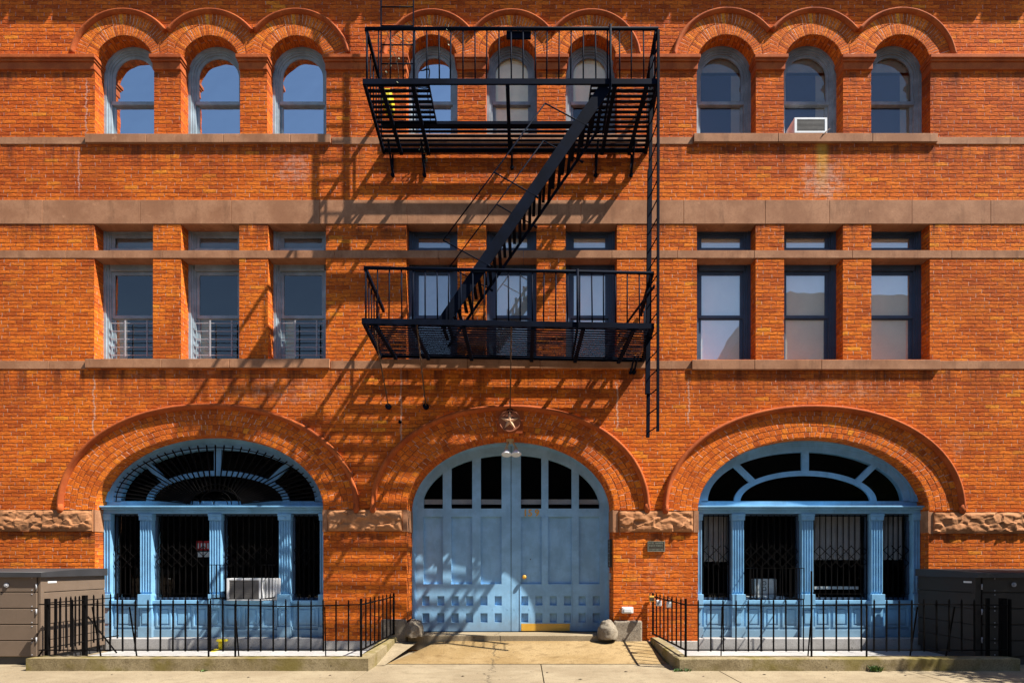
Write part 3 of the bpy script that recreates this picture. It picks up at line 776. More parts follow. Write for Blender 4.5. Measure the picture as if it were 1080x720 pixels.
MB().box(X(855,.5), X(905,.5), .49, .51, Z(621,.5), Z(618,.5)).build('window_ledge', M['white_metal'], wR)

# ---------------------------------------------------------------- carriage door
yD = .58
def dX(px): return X(px, yD)
def dZ(py): return Z(py, yD)
B = BIG[1]; xc = B['xc']; zsD = B['zs']
A, Bh = B['a'], B['b']; zd0 = dZ(665.5)
dl = lambda d, n=56, z0=zd0: arch_loop(xc, A-d, Bh-d*.85, z0, zsD, n, 2.1)
m = MB()
m.ring(dl(0), dl(.035), yD-.05, yD+.12); m.ring(dl(.035), dl(.06), yD-.02, yD+.12)
door = m.build('carriage_door', M['door_blue'], bld)
xg = dX(539)
def door_leaf(side):
    x0, x1 = (xc-A+.055, xg-.006) if side < 0 else (xg+.006, xc+A-.055)
    m = MB(); yf, yb = yD, yD+.085
    arc = lambda x, d=.055: zsD + (Bh-d*.85)*max(0, 1-(abs(x-xc)/(A-d))**2.1)**(1/2.1)
    garc = lambda x: zsD + (Bh-.235)*max(0, 1-(abs(x-xc)/(A-.165))**2.1)**(1/2.1)
    if side < 0: cellspx = [(446.7,467),(476,498),(507,529)]
    else: cellspx = [(549.3,571),(578.3,603),(610.5,632.3)]
    cellsx = [(dX(p), dX(q)) for p, q in cellspx]
    zw = dZ(536); zp1 = dZ(544.5); zp0 = dZ(615.5)
    # stiles (vertical members) from the panel bottom to the arch
    ed = [x0] + [v for c in cellsx for v in c] + [x1]
    for k in range(0, len(ed), 2):
        a_, b_ = ed[k], ed[k+1]; n = 4
        top = [(a_+(b_-a_)*q/n, arc(a_+(b_-a_)*q/n)) for q in range(n+1)]
        poly = [(a_, zp0), (b_, zp0)] + top[::-1]
        m.prism(poly, yf, yb)
    for (a_, b_) in cellsx:       # arched head above each light
        n = 10; xs = [a_+(b_-a_)*q/n for q in range(n+1)]
        lo = [(x, max(garc(x), zw+.0)) for x in xs]; hi = [(x, arc(x)) for x in xs]
        m.prism(lo + hi[::-1], yf, yb)
        m.box(a_, b_, yf, yb, zp1, zw)                 # mid rail
        m.box(a_, b_, yf+.050, yb, zp0, zp1)           # recessed panel
    # bottom rail with two rows of square holes
    if side < 0: sq = [445.5, 461.2, 476.3, 491.6, 506.8, 521.8]
    else: sq = [549.8, 564.6, 579.8, 594.9, 610.3, 625.2]
    rows = [(dZ(638), dZ(628.2)), (dZ(656), dZ(646.2))]
    xs = [x0] + [v for q in sq for v in (dX(q), dX(q+7.4))] + [x1]
    zz = [zd0+.005, rows[1][0], rows[1][1], rows[0][0], rows[0][1], zp0]
    for r in range(5):
        if r in (0, 2, 4): m.box(x0, x1, yf, yb, zz[r], zz[r+1])
        else:
            for k in range(0, len(xs), 2): m.box(xs[k], xs[k+1], yf, yb, zz[r], zz[r+1])
            for k in range(1, len(xs)-1, 2): m.box(xs[k], xs[k+1], yf+.065, yb, zz[r], zz[r+1])
    lf = m.build('door_leaf', M['door_blue'], door)
    m = MB()
    for py in (540.5, 642):
        for q in range(7): m.tube([(x0+.06+(x1-x0-.12)*q/6, yf-.004, dZ(py)), (x0+.06+(x1-x0-.12)*q/6, yf+.002, dZ(py))], .012, 8)
    m.build('bolt', M['door_blue'], door)
    for (a_, b_) in cellsx:
        n = 10; xs_ = [a_+(b_-a_)*q/n for q in range(n+1)]
        MB().prism([(a_, zw), (b_, zw)] + [(x, max(garc(x), zw)+.01) for x in xs_[::-1]], yf+.035, yf+.04).build('pane', M['glass_dark'], door)
    m = MB().box(cellsx[0][0]-.02, cellsx[-1][1]+.02, yD+.10, yD+.14, dZ(531), dZ(525.8)); m.build('inner_rail', M['steel'], door)
door_leaf(-1); door_leaf(1)
# wicket door outline: proud stop moulding, knob, kick plate, numerals
m = MB(); a_, b_ = dX(549), dX(602.5); zt_ = dZ(545)
m.box(b_, b_+.012, yD-.012, yD, zd0+.01, dZ(612)); m.box(a_-.012, a_, yD-.010, yD, zd0+.01, dZ(612))
m.box(dX(571.5), dX(577.8), yD-.012, yD+.0, dZ(615.5), zt_)
m.build('wicket_stop', M['door_blue'], door)
m = MB(); kx, kz = dX(553), dZ(608)
m.tube([(kx,yD,kz),(kx,yD-.012,kz)], .045, 14); m.tube([(kx,yD-.012,kz),(kx,yD-.04,kz),(kx,yD-.05,kz),(kx,yD-.075,kz),(kx,yD-.085,kz)], [.016,.016,.036,.038,.02], 14)
m.build('knob', M['brass'], door)
MB().box(dX(549.8), dX(601), yD-.008, yD, dZ(664.8), dZ(657.2)).build('kick_plate', M['brass'], door)
MB().tube([(dX(559.5),yD-.006,dZ(589.5)),(dX(559.5),yD+.002,dZ(589.5))], .012, 8).build('peephole', M['bronze'], door)
def text_mesh(txt, size, loc, mat, parent, name, ext=.004, spacing=1.0, ix=1.0):
    cu = D.curves.new(name, 'FONT'); cu.body = txt; cu.size = size; cu.extrude = ext; cu.space_character = spacing; cu.offset = size*.018
    t = D.objects.new('tmp', cu); COL.objects.link(t)
    dg = bpy.context.evaluated_depsgraph_get(); me = D.meshes.new_from_object(t.evaluated_get(dg)); D.objects.remove(t)
    mb = MB(); off = Vector(loc)
    vs = [(v.co.x*ix+off.x, off.y-v.co.z, v.co.y+off.z) for v in me.vertices]
    mb.v = vs; mb.f = [tuple(p.vertices) for p in me.polygons]; mb.uv = [None]*len(mb.f); mb.sm = [False]*len(mb.f)
    return mb.build(name, mat, parent)
for ch, px in (('1', 551.6), ('5', 556.6), ('9', 563.8)):
    text_mesh(ch, .185, (dX(px), yD-.006, dZ(543.9)), M['brass'], door, 'numeral')
# threshold slab
MB().box(xc-A+.02, xc+A-.02, -.02, .75, .02, zd0-.006).build('threshold', M['sidewalk'], bld, bevel=.01)

# medallion with star over the door
m = MB(); mx, mz = X(537.7), Z(444.5)
m.prism([(X(524.5),Z(457)),(X(551),Z(457)),(X(553),Z(430.5)),(X(522.5),Z(430.5))], -.03, .0)
md = m.build('keystone', M['terracotta'], bld, bevel=.004)
m = MB()
m.tube([(mx,-.03,mz),(mx,-.05,mz)], .195, 32); 
pts = [(mx+.19*math.cos(2*PI*k/36), -.052, mz+.19*math.sin(2*PI*k/36)) for k in range(37)]
m.tube(pts, .014, 8)
m.build('star_medallion', M['medallion'], md)
m = MB()
for k in range(5):
    t = PI/2+2*PI*k/5; tl, tr = t-PI/5, t+PI/5
    tip = (mx+.175*math.cos(t), -.060, mz+.175*math.sin(t)); ctr = (mx,-.115,mz)
    l = (mx+.062*math.cos(tl), -.056, mz+.062*math.sin(tl)); r = (mx+.062*math.cos(tr), -.056, mz+.062*math.sin(tr))
    m.face([ctr, l, tip]); m.face([ctr, tip, r]); m.face([l, r, tip][::-1])
m.build('star', M['star_stone'], md)

# ---------------------------------------------------------------- ground
tag(MB().box(-60, 60, -60, -4.6, -.6, -.14).build('road', M['asphalt']), 'dark asphalt road along the front of the sidewalk', kind='structure')
MB_ = MB().box(-60, 60, 0.02, 40, -.5, -.012); tag(MB_.build('ground', M['asphalt']), 'ground under and behind the building', kind='structure')
m = MB(); xs = [-60, -16, -13.2, -10.4, -7.6, -4.9, -2.35, .28, 2.95, 5.8, 8.6, 11.4, 14.2, 60]
for k in range(len(xs)-1):
    for (ya, yb) in ((-4.45,-2.95),(-2.94,-1.46),(-1.45,.4)): m.box(xs[k]+.006, xs[k+1]-.006, ya, yb, -.12, 0.0)
tag(m.build('sidewalk', M['sidewalk'], bevel=.006), 'pale tan concrete sidewalk slabs before the building', kind='structure')
MB_ = MB().box(-60, 60, -4.6, -4.456, -.3, .0); tag(MB_.build('street_kerb', M['plinth'], bevel=.02), 'granite street kerb at the edge of the sidewalk', kind='structure')
MB_ = MB().box(-60, 60, -19, -13.6, -.3, .0); tag(MB_.build('far_sidewalk', M['sidewalk'], bevel=.02), 'far sidewalk across the road', kind='structure')
# driveway apron ramp
m = MB(); n = 14
def rp(u, v):   # v 0 front .. 1 back
    x = (-2.20*(1-v)-1.95*v) + ((2.30)-(-2.20*(1-v)-1.95*v))*u; y = -1.45+1.43*v
    z = .006 + .185*(v**1.1)*(1 if u > .08 else u/.08)
    return (x, y, z)
for i in range(n):
    for j in range(8):
        m.face([rp(i/n,j/8), rp((i+1)/n,j/8), rp((i+1)/n,(j+1)/8), rp(i/n,(j+1)/8)], smooth=True)
tag(m.build('driveway', M['ramp']), 'golden brown concrete ramp rising to the carriage door', kind='structure')
m = MB()
m.face([(-2.33,-1.6,.004),(-2.20,-1.6,.008),(-1.95,-.02,.17),(-2.33,-.02,.20)]); m.face([(-2.33,-1.6,.004),(-2.33,-.02,.2),(-2.33,-.02,-.02)])
tag(m.build('driveway_edge', M['sidewalk']), 'pale cement strip along the left edge of the driveway ramp', kind='structure')

# ---------------------------------------------------------------- areaways: kerbs, paving, fences
def areaway(sg):
    # sg -1 left, +1 right
    xi, xo = 2.335*sg, 7.49*sg; xa, xb = min(xi,xo), max(xi,xo)
    side = 'left' if sg < 0 else 'right'
    m = MB()
    m.box(xa, xb, -2.05, -1.78, -.05, .186)
    N = 8
    x0, x1 = (xi-.0, xi+.20*sg); xl, xr = min(x0,x1), max(x0,x1)
    for k in range(N):   # side kerb climbs towards the wall
        pass
    z0, z1 = .186, .262
    for f in (([(xl,-1.78,-.05),(xr,-1.78,-.05),(xr,-.04,-.05),(xl,-.04,-.05)]), ([(xl,-1.78,z0),(xl,-.04,z1),(xr,-.04,z1),(xr,-1.78,z0)]),
              ([(xl,-1.78,-.05),(xl,-.04,-.05),(xl,-.04,z1),(xl,-1.78,z0)]), ([(xr,-1.78,-.05),(xr,-1.78,z0),(xr,-.04,z1),(xr,-.04,-.05)]), ([(xl,-.04,-.05),(xr,-.04,-.05),(xr,-.04,z1),(xl,-.04,z1)])): m.face(f)
    lab = 'mossy weathered concrete kerb around the left areaway, its outer end beside the tan storage shed' if sg < 0 else 'weathered concrete kerb around the right areaway, its outer end in shade'
    tag(m.build('concrete_kerb', M['kerb'], bevel=.018), lab, 'kerb')
    m = MB(); m.box(xa+.2*(sg>0)+.001, xb-.2*(sg<0)-.001, -1.62, -.036, -.06, .032)
    tag(m.build('areaway_paving', M['areaway']), f'pale paving inside the {side} railed areaway', kind='structure')
    m = MB(); x = xa+.22
    r = random.Random(5+sg)
    while x < xb-.25: m.box(x, x+.195, -1.775, -1.625, -.04, .05+r.random()*.008); x += .205
    tag(m.build('brick_edging', brickedge), f'row of red bricks laid behind the {side} kerb', kind='structure')
brickedge = paint_mat('brickedge', (.28,.07,.03), .9, .4, .002)
areaway(-1); areaway(1)

def fence(sg):
    xi, xo = 2.49*sg, 7.42*sg; yf = -1.88; xw = 2.385*sg
    lab = 'black iron picket fence round the left areaway, gate posts by the tan shed' if sg < 0 else 'black iron picket fence round the right areaway with lockboxes hanging on it'
    root = thing('iron_fence', lab, 'fence', (xi, yf, .18), 'picket fences round the two areaways')
    f = root
    sag = lambda x: .006*math.sin(x*2.3) - .022*max(0, 1-abs(abs(x)-3.7)/1.2)
    zr, zb = .985, .29
    m = MB(); N = 12; xs = [xi+(xo-xi)*k/N for k in range(N+1)]
    for k in range(N): m.bar((xs[k],yf,zr+sag(xs[k])), (xs[k+1],yf,zr+sag(xs[k+1])), .034, .016)
    m.build('top_rail', M['fence_iron'], f)
    MB().bar((xi,yf,zb), (xo,yf,zb), .034, .016).build('bottom_rail', M['fence_iron'], f)
    zr2 = 1.0
    MB().bar((xi,yf,zr), (xw,-.03,zr2+.01), .034, .016).build('top_rail', M['fence_iron'], f)
    MB().bar((xi,yf,zb), (xw,-.03,.33), .034, .016).build('bottom_rail', M['fence_iron'], f)
    r = random.Random(3)
    def picket(x, y, z0, z1, w=.019, lean=.0):
        m = MB(); m.bar((x,y,z0), (x+lean,y,z1-.02), w); m.bar((x+lean,y,z1-.02), (x+lean,y,z1), w*.6)
        m.build('picket', M['fence_iron'], f)
    n = int(abs(xo-xi)/.1925)
    for k in range(1, n+1):
        x = xi+sg*.1925*k; picket(x, yf, .27, 1.065+r.uniform(-.008,.008), lean=r.uniform(-.006,.006))
    ny = 8
    for k in range(1, ny+1):
        t = k/ny; y = yf+(-.06-yf)*t; x = xi+(xw-xi)*t
        picket(x, y, .28+.03*t, 1.075+.01*t, w=.02 if k < ny else .032)
    def post(x, y, z0, z1, w): MB().bar((x,y,z0), (x,y,z1), w).build('post', M['fence_iron'], f)
    post(xi, yf, .18, 1.08, .03)
    for x in (X(220,-1.88) if sg < 0 else X(914,-1.88), ): post(x, yf, .03, 1.0, .02)
    post(4.42*sg, yf, .18, 1.0 if sg < 0 else 1.5, .022)
    # raking braces behind the front run
    for xx in (3.05, 4.43, 6.05, 6.62):
        MB().bar((xx*sg,yf+.01,.95), ((xx+.10)*sg,yf+.36,.04), .018).build('brace', M['fence_iron'], f)
    # outer return with the gate
    if sg < 0:
        x = xo-.01
        post(x, -1.72, .17, 1.07, .055); post(x+.02, -1.58, .10, 1.06, .03); post(x+.0, -.93, .03, 1.08, .062)
        for zz in (.30, 1.0): MB().bar((x,-1.70,zz), (x,-.10,zz), .03, .014).build('gate_rail', M['fence_iron'], f)
        for yy in (-1.46,-1.34,-1.24,-1.14,-1.05,-.72,-.50,-.30,-.12): picket(x, yy, .25, 1.08)
        MB().bar((x+.03,-.9,.72), (x+.28,-.55,.05), .022).build('brace', M['fence_iron'], f)
        MB().bar((x-.10,-1.9,.02), (x+.04,-1.85,.30), .02).build('brace', M['fence_iron'], f)
    else:
        x = xo-.0
        post(x-.22, -1.78, .17, 1.08, .04); post(x, -1.80, .17, 1.08, .075); post(x+.17, -1.72, .1, 1.06, .035)
    return root
fence(-1); fence(1)
# lock boxes on the right fence return
for k, (px, py, yy, lab) in enumerate(((686.6,629.5,-.14,'small brass and black lockbox on the fence end nearest the carriage door'), (694.3,634,-.52,'grey lockbox hanging on the right fence between the other two'), (705.3,635.5,-.98,'pale lockbox on the right fence nearest its front corner'))):
    x0, z0 = X(px,yy), Z(py,yy)
    t_ = thing('lock_box', lab, 'lockbox', (x0,yy-.02,z0-.08), 'lockboxes hanging on the right fence')
    MB().box(x0-.045, x0+.045, yy-.065, yy-.015, z0-.075, z0+.03).build('case', M['white_metal' if k else 'brass'], t_, bevel=.01)
    MB().box(x0-.035, x0+.035, yy-.072, yy-.064, z0-.06, z0+.0).build('keypad', M['steel' if k else 'bronze'], t_, bevel=.003)
    MB().tube([(x0-.03,yy-.03,z0+.02),(x0-.03,yy-.03,z0+.07),(x0,yy-.03,z0+.09),(x0+.03,yy-.03,z0+.07),(x0+.03,yy-.03,z0+.02)], .007, 8).build('shackle', M['iron'], t_)

# window baskets above the ledges (left one holds an air conditioner)
def basket(x0, x1, yn, z0, z1, lab, sg):
    t_ = thing('window_cage', lab, 'window guard', ((x0+x1)/2, yn, z0), 'bar cages standing before the arched windows')
    m = MB(); n = 6
    for zz in (z0, z1): m.bar((x0,yn,zz), (x1,yn,zz), .018, .012); m.bar((x0,yn,zz), (x0,.25,zz), .016, .012); m.bar((x1,yn,zz), (x1,.25,zz), .016, .012)
    m.build('rail', M['fence_iron'], t_)
    m = MB()
    for k in range(n+1): x = x0+(x1-x0)*k/n; m.bar((x,yn,z0), (x,yn,z1), .013)
    for k in range(1, 4):
        for x in (x0, x1): y = yn+(.25-yn)*k/4; m.bar((x,y,z0), (x,y,z1), .012)
    m.build('bar', M['fence_iron'], t_)
    m = MB()
    for x in (x0+.02, x1-.02): m.bar((x,.22,z0-.02), (x,yn,z0-.002), .014)
    for x in (x0+.01, x1-.01): m.bar((x,yn,z0), (x,yn,.06), .016)
    m.build('leg', M['fence_iron'], t_)
basket(-5.66, -4.69, -.35, .985, 1.595, 'black bar cage over the air conditioner in the left arched window', -1)
basket(4.22, 4.98, -.45, .985, 1.535, 'black bar cage before the second pane of the right arched window', 1)

# ---------------------------------------------------------------- air conditioners
def aircon(x0, x1, z0, z1, yf, yb, lab, side_panel=None):
    t_ = thing('air_conditioner', lab, 'air conditioner', ((x0+x1)/2, yf, z0), 'air conditioners set in windows')
    m = MB(); m.box(x0, x1, yf+.02, yb, z0, z1)
    m.ring(rect_loop(x0,x1,z0,z1), rect_loop(x0+.045,x1-.045,z0+.035,z1-.035), yf, yf+.02)
    for k in range(6): m.box(x0-.004, x0, yf+.06+k*.03, yf+.075+k*.03, z0+.05, z1-.08)
    m.build('casing', M['white_metal'], t_, bevel=.006)
    m = MB(); m.box(x0+.045, x1-.045, yf+.012, yf+.021, z0+.035, z1-.035)
    n = 9
    for k in range(n): zz = z0+.05+(z1-z0-.1)*k/(n-1); m.box(x0+.047, x1-.047, yf+.004, yf+.013, zz-.004, zz+.004)
    m.build('grille', M['grille'], t_)
    if side_panel:
        a, b = side_panel; m = MB(); n = 6
        m.box(a, a+.03, yf+.10, yf+.16, z0, z1)
        for k in range(n):
            xx = a+.03+(b-a-.03)*k/n; m.box(xx, xx+(b-a-.03)/n-.012, yf+.11, yf+.14, z0, z1)
        m.build('side_panel', M['white_metal'], t_, bevel=.004)
    return t_
ya = .10
aircon(X(239,ya), X(275.5,ya), zled+.004, Z(609.5,ya), ya, .45, 'white air conditioner behind bars in the left arched window with pleated side panel', (X(276.5,.2), X(296,.2)))
ac = aircon(X(838,-.05), X(872.5,-.05), Z(142.4)+.003, Z(124,-.05), -.05, .30, 'white air conditioner on the sill of the middle top-floor window of the right trio')
m = MB().bar((X(866),-.065,Z(144.5)), (X(874.5),-.03,Z(137)), .02, .012); m.build('bracket', M['rust_rod'], ac)
t_ = thing('heater_unit', 'white fan unit with two round dials inside the second pane of the right arched window', 'fan unit', (X(806,.6), .5, .99))
MB().box(X(795,.55), X(818,.55), .50, .70, zled+.02, Z(610,.5)).build('casing', M['white_metal'], t_, bevel=.015)
m = MB()
for zz in (Z(614.5,.5), Z(620.5,.5)): m.tube([(X(806,.5)+.035*math.cos(2*PI*k/16), .497, zz+.035*math.sin(2*PI*k/16)) for k in range(17)], .006, 6)
m.build('dial', M['iron'], t_)
MB().box(X(786,.5), X(826,.5), .45, .49, zled+.02, zled+.07).build('tray', M['white_metal'], t_, bevel=.004)
t_ = thing('window_sign', 'red and white sign hanging inside the second pane of the left arched window', 'sign', (X(215,.5), .5, Z(590,.5)))
m = MB().box(X(207,.5), X(222,.5), .50, .51, Z(580,.5), Z(570,.5)); m.build('board', M['red'], t_)
m = MB()
for k in range(4): m.box(X(208.5+k*3.4,.5), X(210+k*3.4,.5), .492, .5, Z(578,.5), Z(572.5,.5))
m.box(X(208,.5), X(222,.5), .49, .5, Z(587,.5), Z(581.5,.5)); m.build('lettering', M['white_metal'], t_)

# ---------------------------------------------------------------- storage sheds
def shed(sg):
    xs = -7.72 if sg < 0 else 7.28; xo = sg*10.2; a, b = min(xs,xo), max(xs,xo); yf, yb = -1.49, -.03
    lab = 'tan plastic storage shed with grey lid left of the left fence' if sg < 0 else 'plastic storage shed standing mostly in shadow right of the right arched window'
    t_ = thing('storage_shed', lab, 'storage shed', ((a+b)/2, (yf+yb)/2, .03), 'plastic sheds by the wall')
    zt = 1.41 if sg < 0 else 1.40
    m = MB(); m.box(a+.04, b-.04, yf+.03, yb-.02, .0, .12); m.build('base', M['lid_plastic'], t_)
    m = MB(); n = 5; hh = (zt-.12)/n; x_in = xs
    for k in range(n):      # horizontally grooved sides
        z0, z1 = .12+k*hh, .12+(k+1)*hh
        m.box(a+.02, b-.02, yf+.03, yb, z0, z1)
        m.box(a, b, yf+.05, yb, z0+.006, z1-.006)
    # corner post
    m.box(xs-(.05 if sg > 0 else -.0)-.0 if sg > 0 else xs-.045, xs+.045 if sg > 0 else xs+.002, yf, yf+.07, .12, zt)
    tp = M['tan_plastic'] if sg < 0 else M['shaded_plastic']
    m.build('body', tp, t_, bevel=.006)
    # front doors
    dw = 1.05
    for k in range(2):
        d0 = xs-.05-dw*(k+1) if sg < 0 else xs+.05+dw*k
        m = MB()
        for q in range(n): m.box(d0+.008, d0+dw-.008, yf-.012, yf+.03, .13+q*hh+.004, .13+(q+1)*hh-.010)
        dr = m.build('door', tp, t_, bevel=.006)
        m = MB(); r = random.Random(k)
        for q in range(n):
            for fx in (.2, dw-.08): m.tube([(d0+fx,yf-.018,.13+q*hh+.03),(d0+fx,yf-.010,.13+q*hh+.03)], .009, 8); m.tube([(d0+fx,yf-.018,.13+(q+1)*hh-.035),(d0+fx,yf-.010,.13+(q+1)*hh-.035)], .009, 8)
        m.build('screw', M['steel'], dr)
    lx = xs-.53 if sg < 0 else xs+.55
    m = MB(); lz = 1.27 if sg < 0 else 1.28
    m.tube([(lx,yf-.01,lz),(lx,yf-.03,lz)], .036, 16); m.tube([(lx,yf-.03,lz),(lx,yf-.05,lz)], .018, 12); m.build('lock', M['steel'], t_)
    m = MB(); gx = xs-sg*.0+.02*sg*-1; m.box(xs+.09*-sg-.0 if sg<0 else xs-.03, xs+.13 if sg < 0 else xs-.005, yf-.0, yf+.02, 1.33, 1.35)
    m = MB().box(xs-.003 if sg > 0 else xs-.0, xs+.003, yf+.14, yf+.32, 1.30, 1.33); m.build('badge', M['white_metal'], t_)
    m = MB(); hx = xs-.055 if sg < 0 else xs+.04
    for zz in (.35, .8, 1.2): m.tube([(hx,yf-.02,zz),(hx,yf-.02,zz+.09)], .010, 8)
    m.build('hinge', M['steel'], t_)
    # lid: shallow curved, rising to the wall
    m = MB(); o_ = .05; N = 6; rows = []
    for k in range(N+1):
        t = k/N; y = yf-.06+(yb-yf+.06)*t; z = zt+.065+.055*math.sin(t*PI/2)
        rows.append((y, z))
    for k in range(N):
        (y0, z0), (y1, z1) = rows[k], rows[k+1]
        m.face([(a-o_*(sg>0),y0,z0),(b+o_*(sg<0),y0,z0),(b+o_*(sg<0),y1,z1),(a-o_*(sg>0),y1,z1)], smooth=True)
        for xx in (a-o_*(sg>0), b+o_*(sg<0)): m.face([(xx,y0,zt-.01),(xx,y1,zt-.01),(xx,y1,z1),(xx,y0,z0)])
    y0, z0 = rows[0]; m.face([(a-o_*(sg>0),y0,zt-.01),(b+o_*(sg<0),y0,zt-.01),(b+o_*(sg<0),y0,z0),(a-o_*(sg>0),y0,z0)])
    m.face([(a-o_*(sg>0),y0,zt-.01),(a-o_*(sg>0),yb,zt-.01),(b+o_*(sg<0),yb,zt-.01),(b+o_*(sg<0),y0,zt-.01)])
    m.build('lid', M['lid_plastic'], t_)
shed(-1); shed(1)

# ---------------------------------------------------------------- guard stones, lamp, plaque, small boxes
def lump(name, lab, cx, cy, cz, rx, ry, rz, grooves, seed):
    m = MB(); nu, nv = 36, 20
    def P(u, v):
        t = 2*PI*u/nu; p = -.35+(PI/2+.35)*v/nv
        d = Vector((math.cos(t)*math.cos(p), math.sin(t)*math.cos(p), math.sin(p)))
        s_ = 1+.10*noise.fractal(d*1.9+Vector((seed,0,0)), .7, 2, 5)
        if grooves:
            rr = math.hypot(d.x+.30, d.z-.05); s_ -= .11*max(0, math.cos(rr*13-1))**2
        return (cx+rx*d.x*s_, cy+ry*d.y*s_, cz+rz*d.z*s_)
    for u in range(nu):
        for v in range(nv): m.face([P(u,v), P(u+1,v), P(u+1,v+1), P(u,v+1)], smooth=True)
    return tag(m.build(name, M['guard_stone']), lab, 'guard stone', 'guard stones at the carriage door jambs')
lump('guard_stone', 'weathered stone wheel guard with carved spiral grooves at the left door jamb', X(437), -.03, .36, .175, .24, .24, True, 3)
lump('guard_stone', 'smooth rounded stone wheel guard at the right door jamb', X(640.5), -.03, .33, .18, .25, .25, False, 8)

t_ = thing('flood_lamp', 'pair of bare flood lamps on a swivel mount at the crown of the door arch', 'lamp', (X(538,.3), .30, Z(463,.3)))
yl = .25
m = MB(); m.tube([(X(538,yl),.45,Z(463,yl)),(X(538,yl),.25,Z(463,yl))], .055, 12); m.box(X(534,yl),X(542,yl),.22,.30,Z(466,yl),Z(460.5,yl)); m.build('mount', M['lamp_metal'], t_, bevel=.01)
for sx_, ex, in ((536, 534.3), (540.5, 544)):
    a_ = Vector((X(sx_,yl), .25, Z(465,yl))); b_ = Vector((X(ex,yl-.05), .18, Z(473,yl))); e_ = Vector((X(ex+(.6 if ex>540 else 0),yl-.1), .14, Z(480.5,yl)))
    MB().tube([a_, b_], .022, 10).build('arm', M['lamp_metal'], t_)
    MB().tube([b_, b_.lerp(e_,.3)], [.035,.038], 12).build('socket', M['lamp_metal'], t_)
    MB().tube([b_.lerp(e_,.3), b_.lerp(e_,.6), b_.lerp(e_,.85), e_, e_+(e_-b_)*.08], [.035,.06,.095,.10,.075], 16).build('bulb', M['lamp_glass'], t_)

t_ = thing('plaque', 'small dark bronze plaque with raised lettering on the pier right of the door', 'plaque', (X(691.7), -.02, Z(581.5)))
x0, x1, z0, z1 = X(682.8), X(700.8), Z(581.3), Z(570.6)
MB().box(x0, x1, -.03, 0, z0, z1).build('plate', M['bronze'], t_, bevel=.003)
m = MB(); m.ring(rect_loop(x0,x1,z0,z1), rect_loop(x0+.01,x1-.01,z0+.01,z1-.01), -.035, -.029)
r = random.Random(4)
for row, (za, hh, n, gap) in enumerate(((z1-.048,.026,9,.0),(z1-.098,.034,8,.0),(z0+.022,.022,11,.0))):
    step = (x1-x0-.05)/n
    for k in range(n):
        xx = x0+.025+k*step; w_ = step*.62
        if row == 0 and k in (3,): continue
        st = r.randint(0, 4)
        m.box(xx, xx+.006, -.034, -.029, za, za+hh)
        if st in (0, 1, 3): m.box(xx+w_-.006, xx+w_, -.034, -.029, za, za+hh)
        if st in (0, 2, 4): m.box(xx+.006, xx+w_-.006, -.034, -.029, za+hh-.006, za+hh)
        if st in (1, 2): m.box(xx+.006, xx+w_-.006, -.034, -.029, za+hh*.4, za+hh*.4+.006)
        if st in (3, 4): m.box(xx+.006, xx+w_-.006, -.034, -.029, za, za+.006)
m.build('lettering', M['verdigris'], t_)

xj = BIG[1]['xc']+BIG[1]['a']
t_ = thing('intercom', 'dark metal door intercom of two panels on the right brick jamb of the door', 'intercom', (xj, .30, Z(598,.3)))
m = MB(); m.box(xj-.045, xj, .16, .42, Z(582.5,.3), Z(568.5,.3)); m.box(xj-.045, xj, .16, .42, Z(598,.3), Z(583.2,.3)); m.build('panel', M['bronze'], t_, bevel=.004)
m = MB()
for zz in (571.5, 575, 578.5, 587, 591, 595): m.box(xj-.050, xj-.045, .2, .26, Z(zz+1,.3), Z(zz,.3))
m.build('button', M['steel'], t_)
t_ = thing('door_switch', 'small grey switch box on the brick jamb below the intercom', 'switch', (xj, .34, Z(611,.3)))
MB().box(xj-.035, xj, .25, .38, Z(611,.3), Z(604,.3)).build('case', M['steel'], t_, bevel=.006)
t_ = thing('utility_box', 'small white plastic vent box low on the brick pier right of the door', 'vent box', (X(661), -.03, Z(646)))
m = MB(); m.box(X(655.3), X(667.3), -.07, 0, Z(646.2), Z(639.5)); m.build('case', M['white_metal'], t_, bevel=.012)
m = MB().box(X(657.3), X(665.3), -.085, -.07, Z(645), Z(641.2)); m.build('flap', M['white_metal'], t_, bevel=.006)

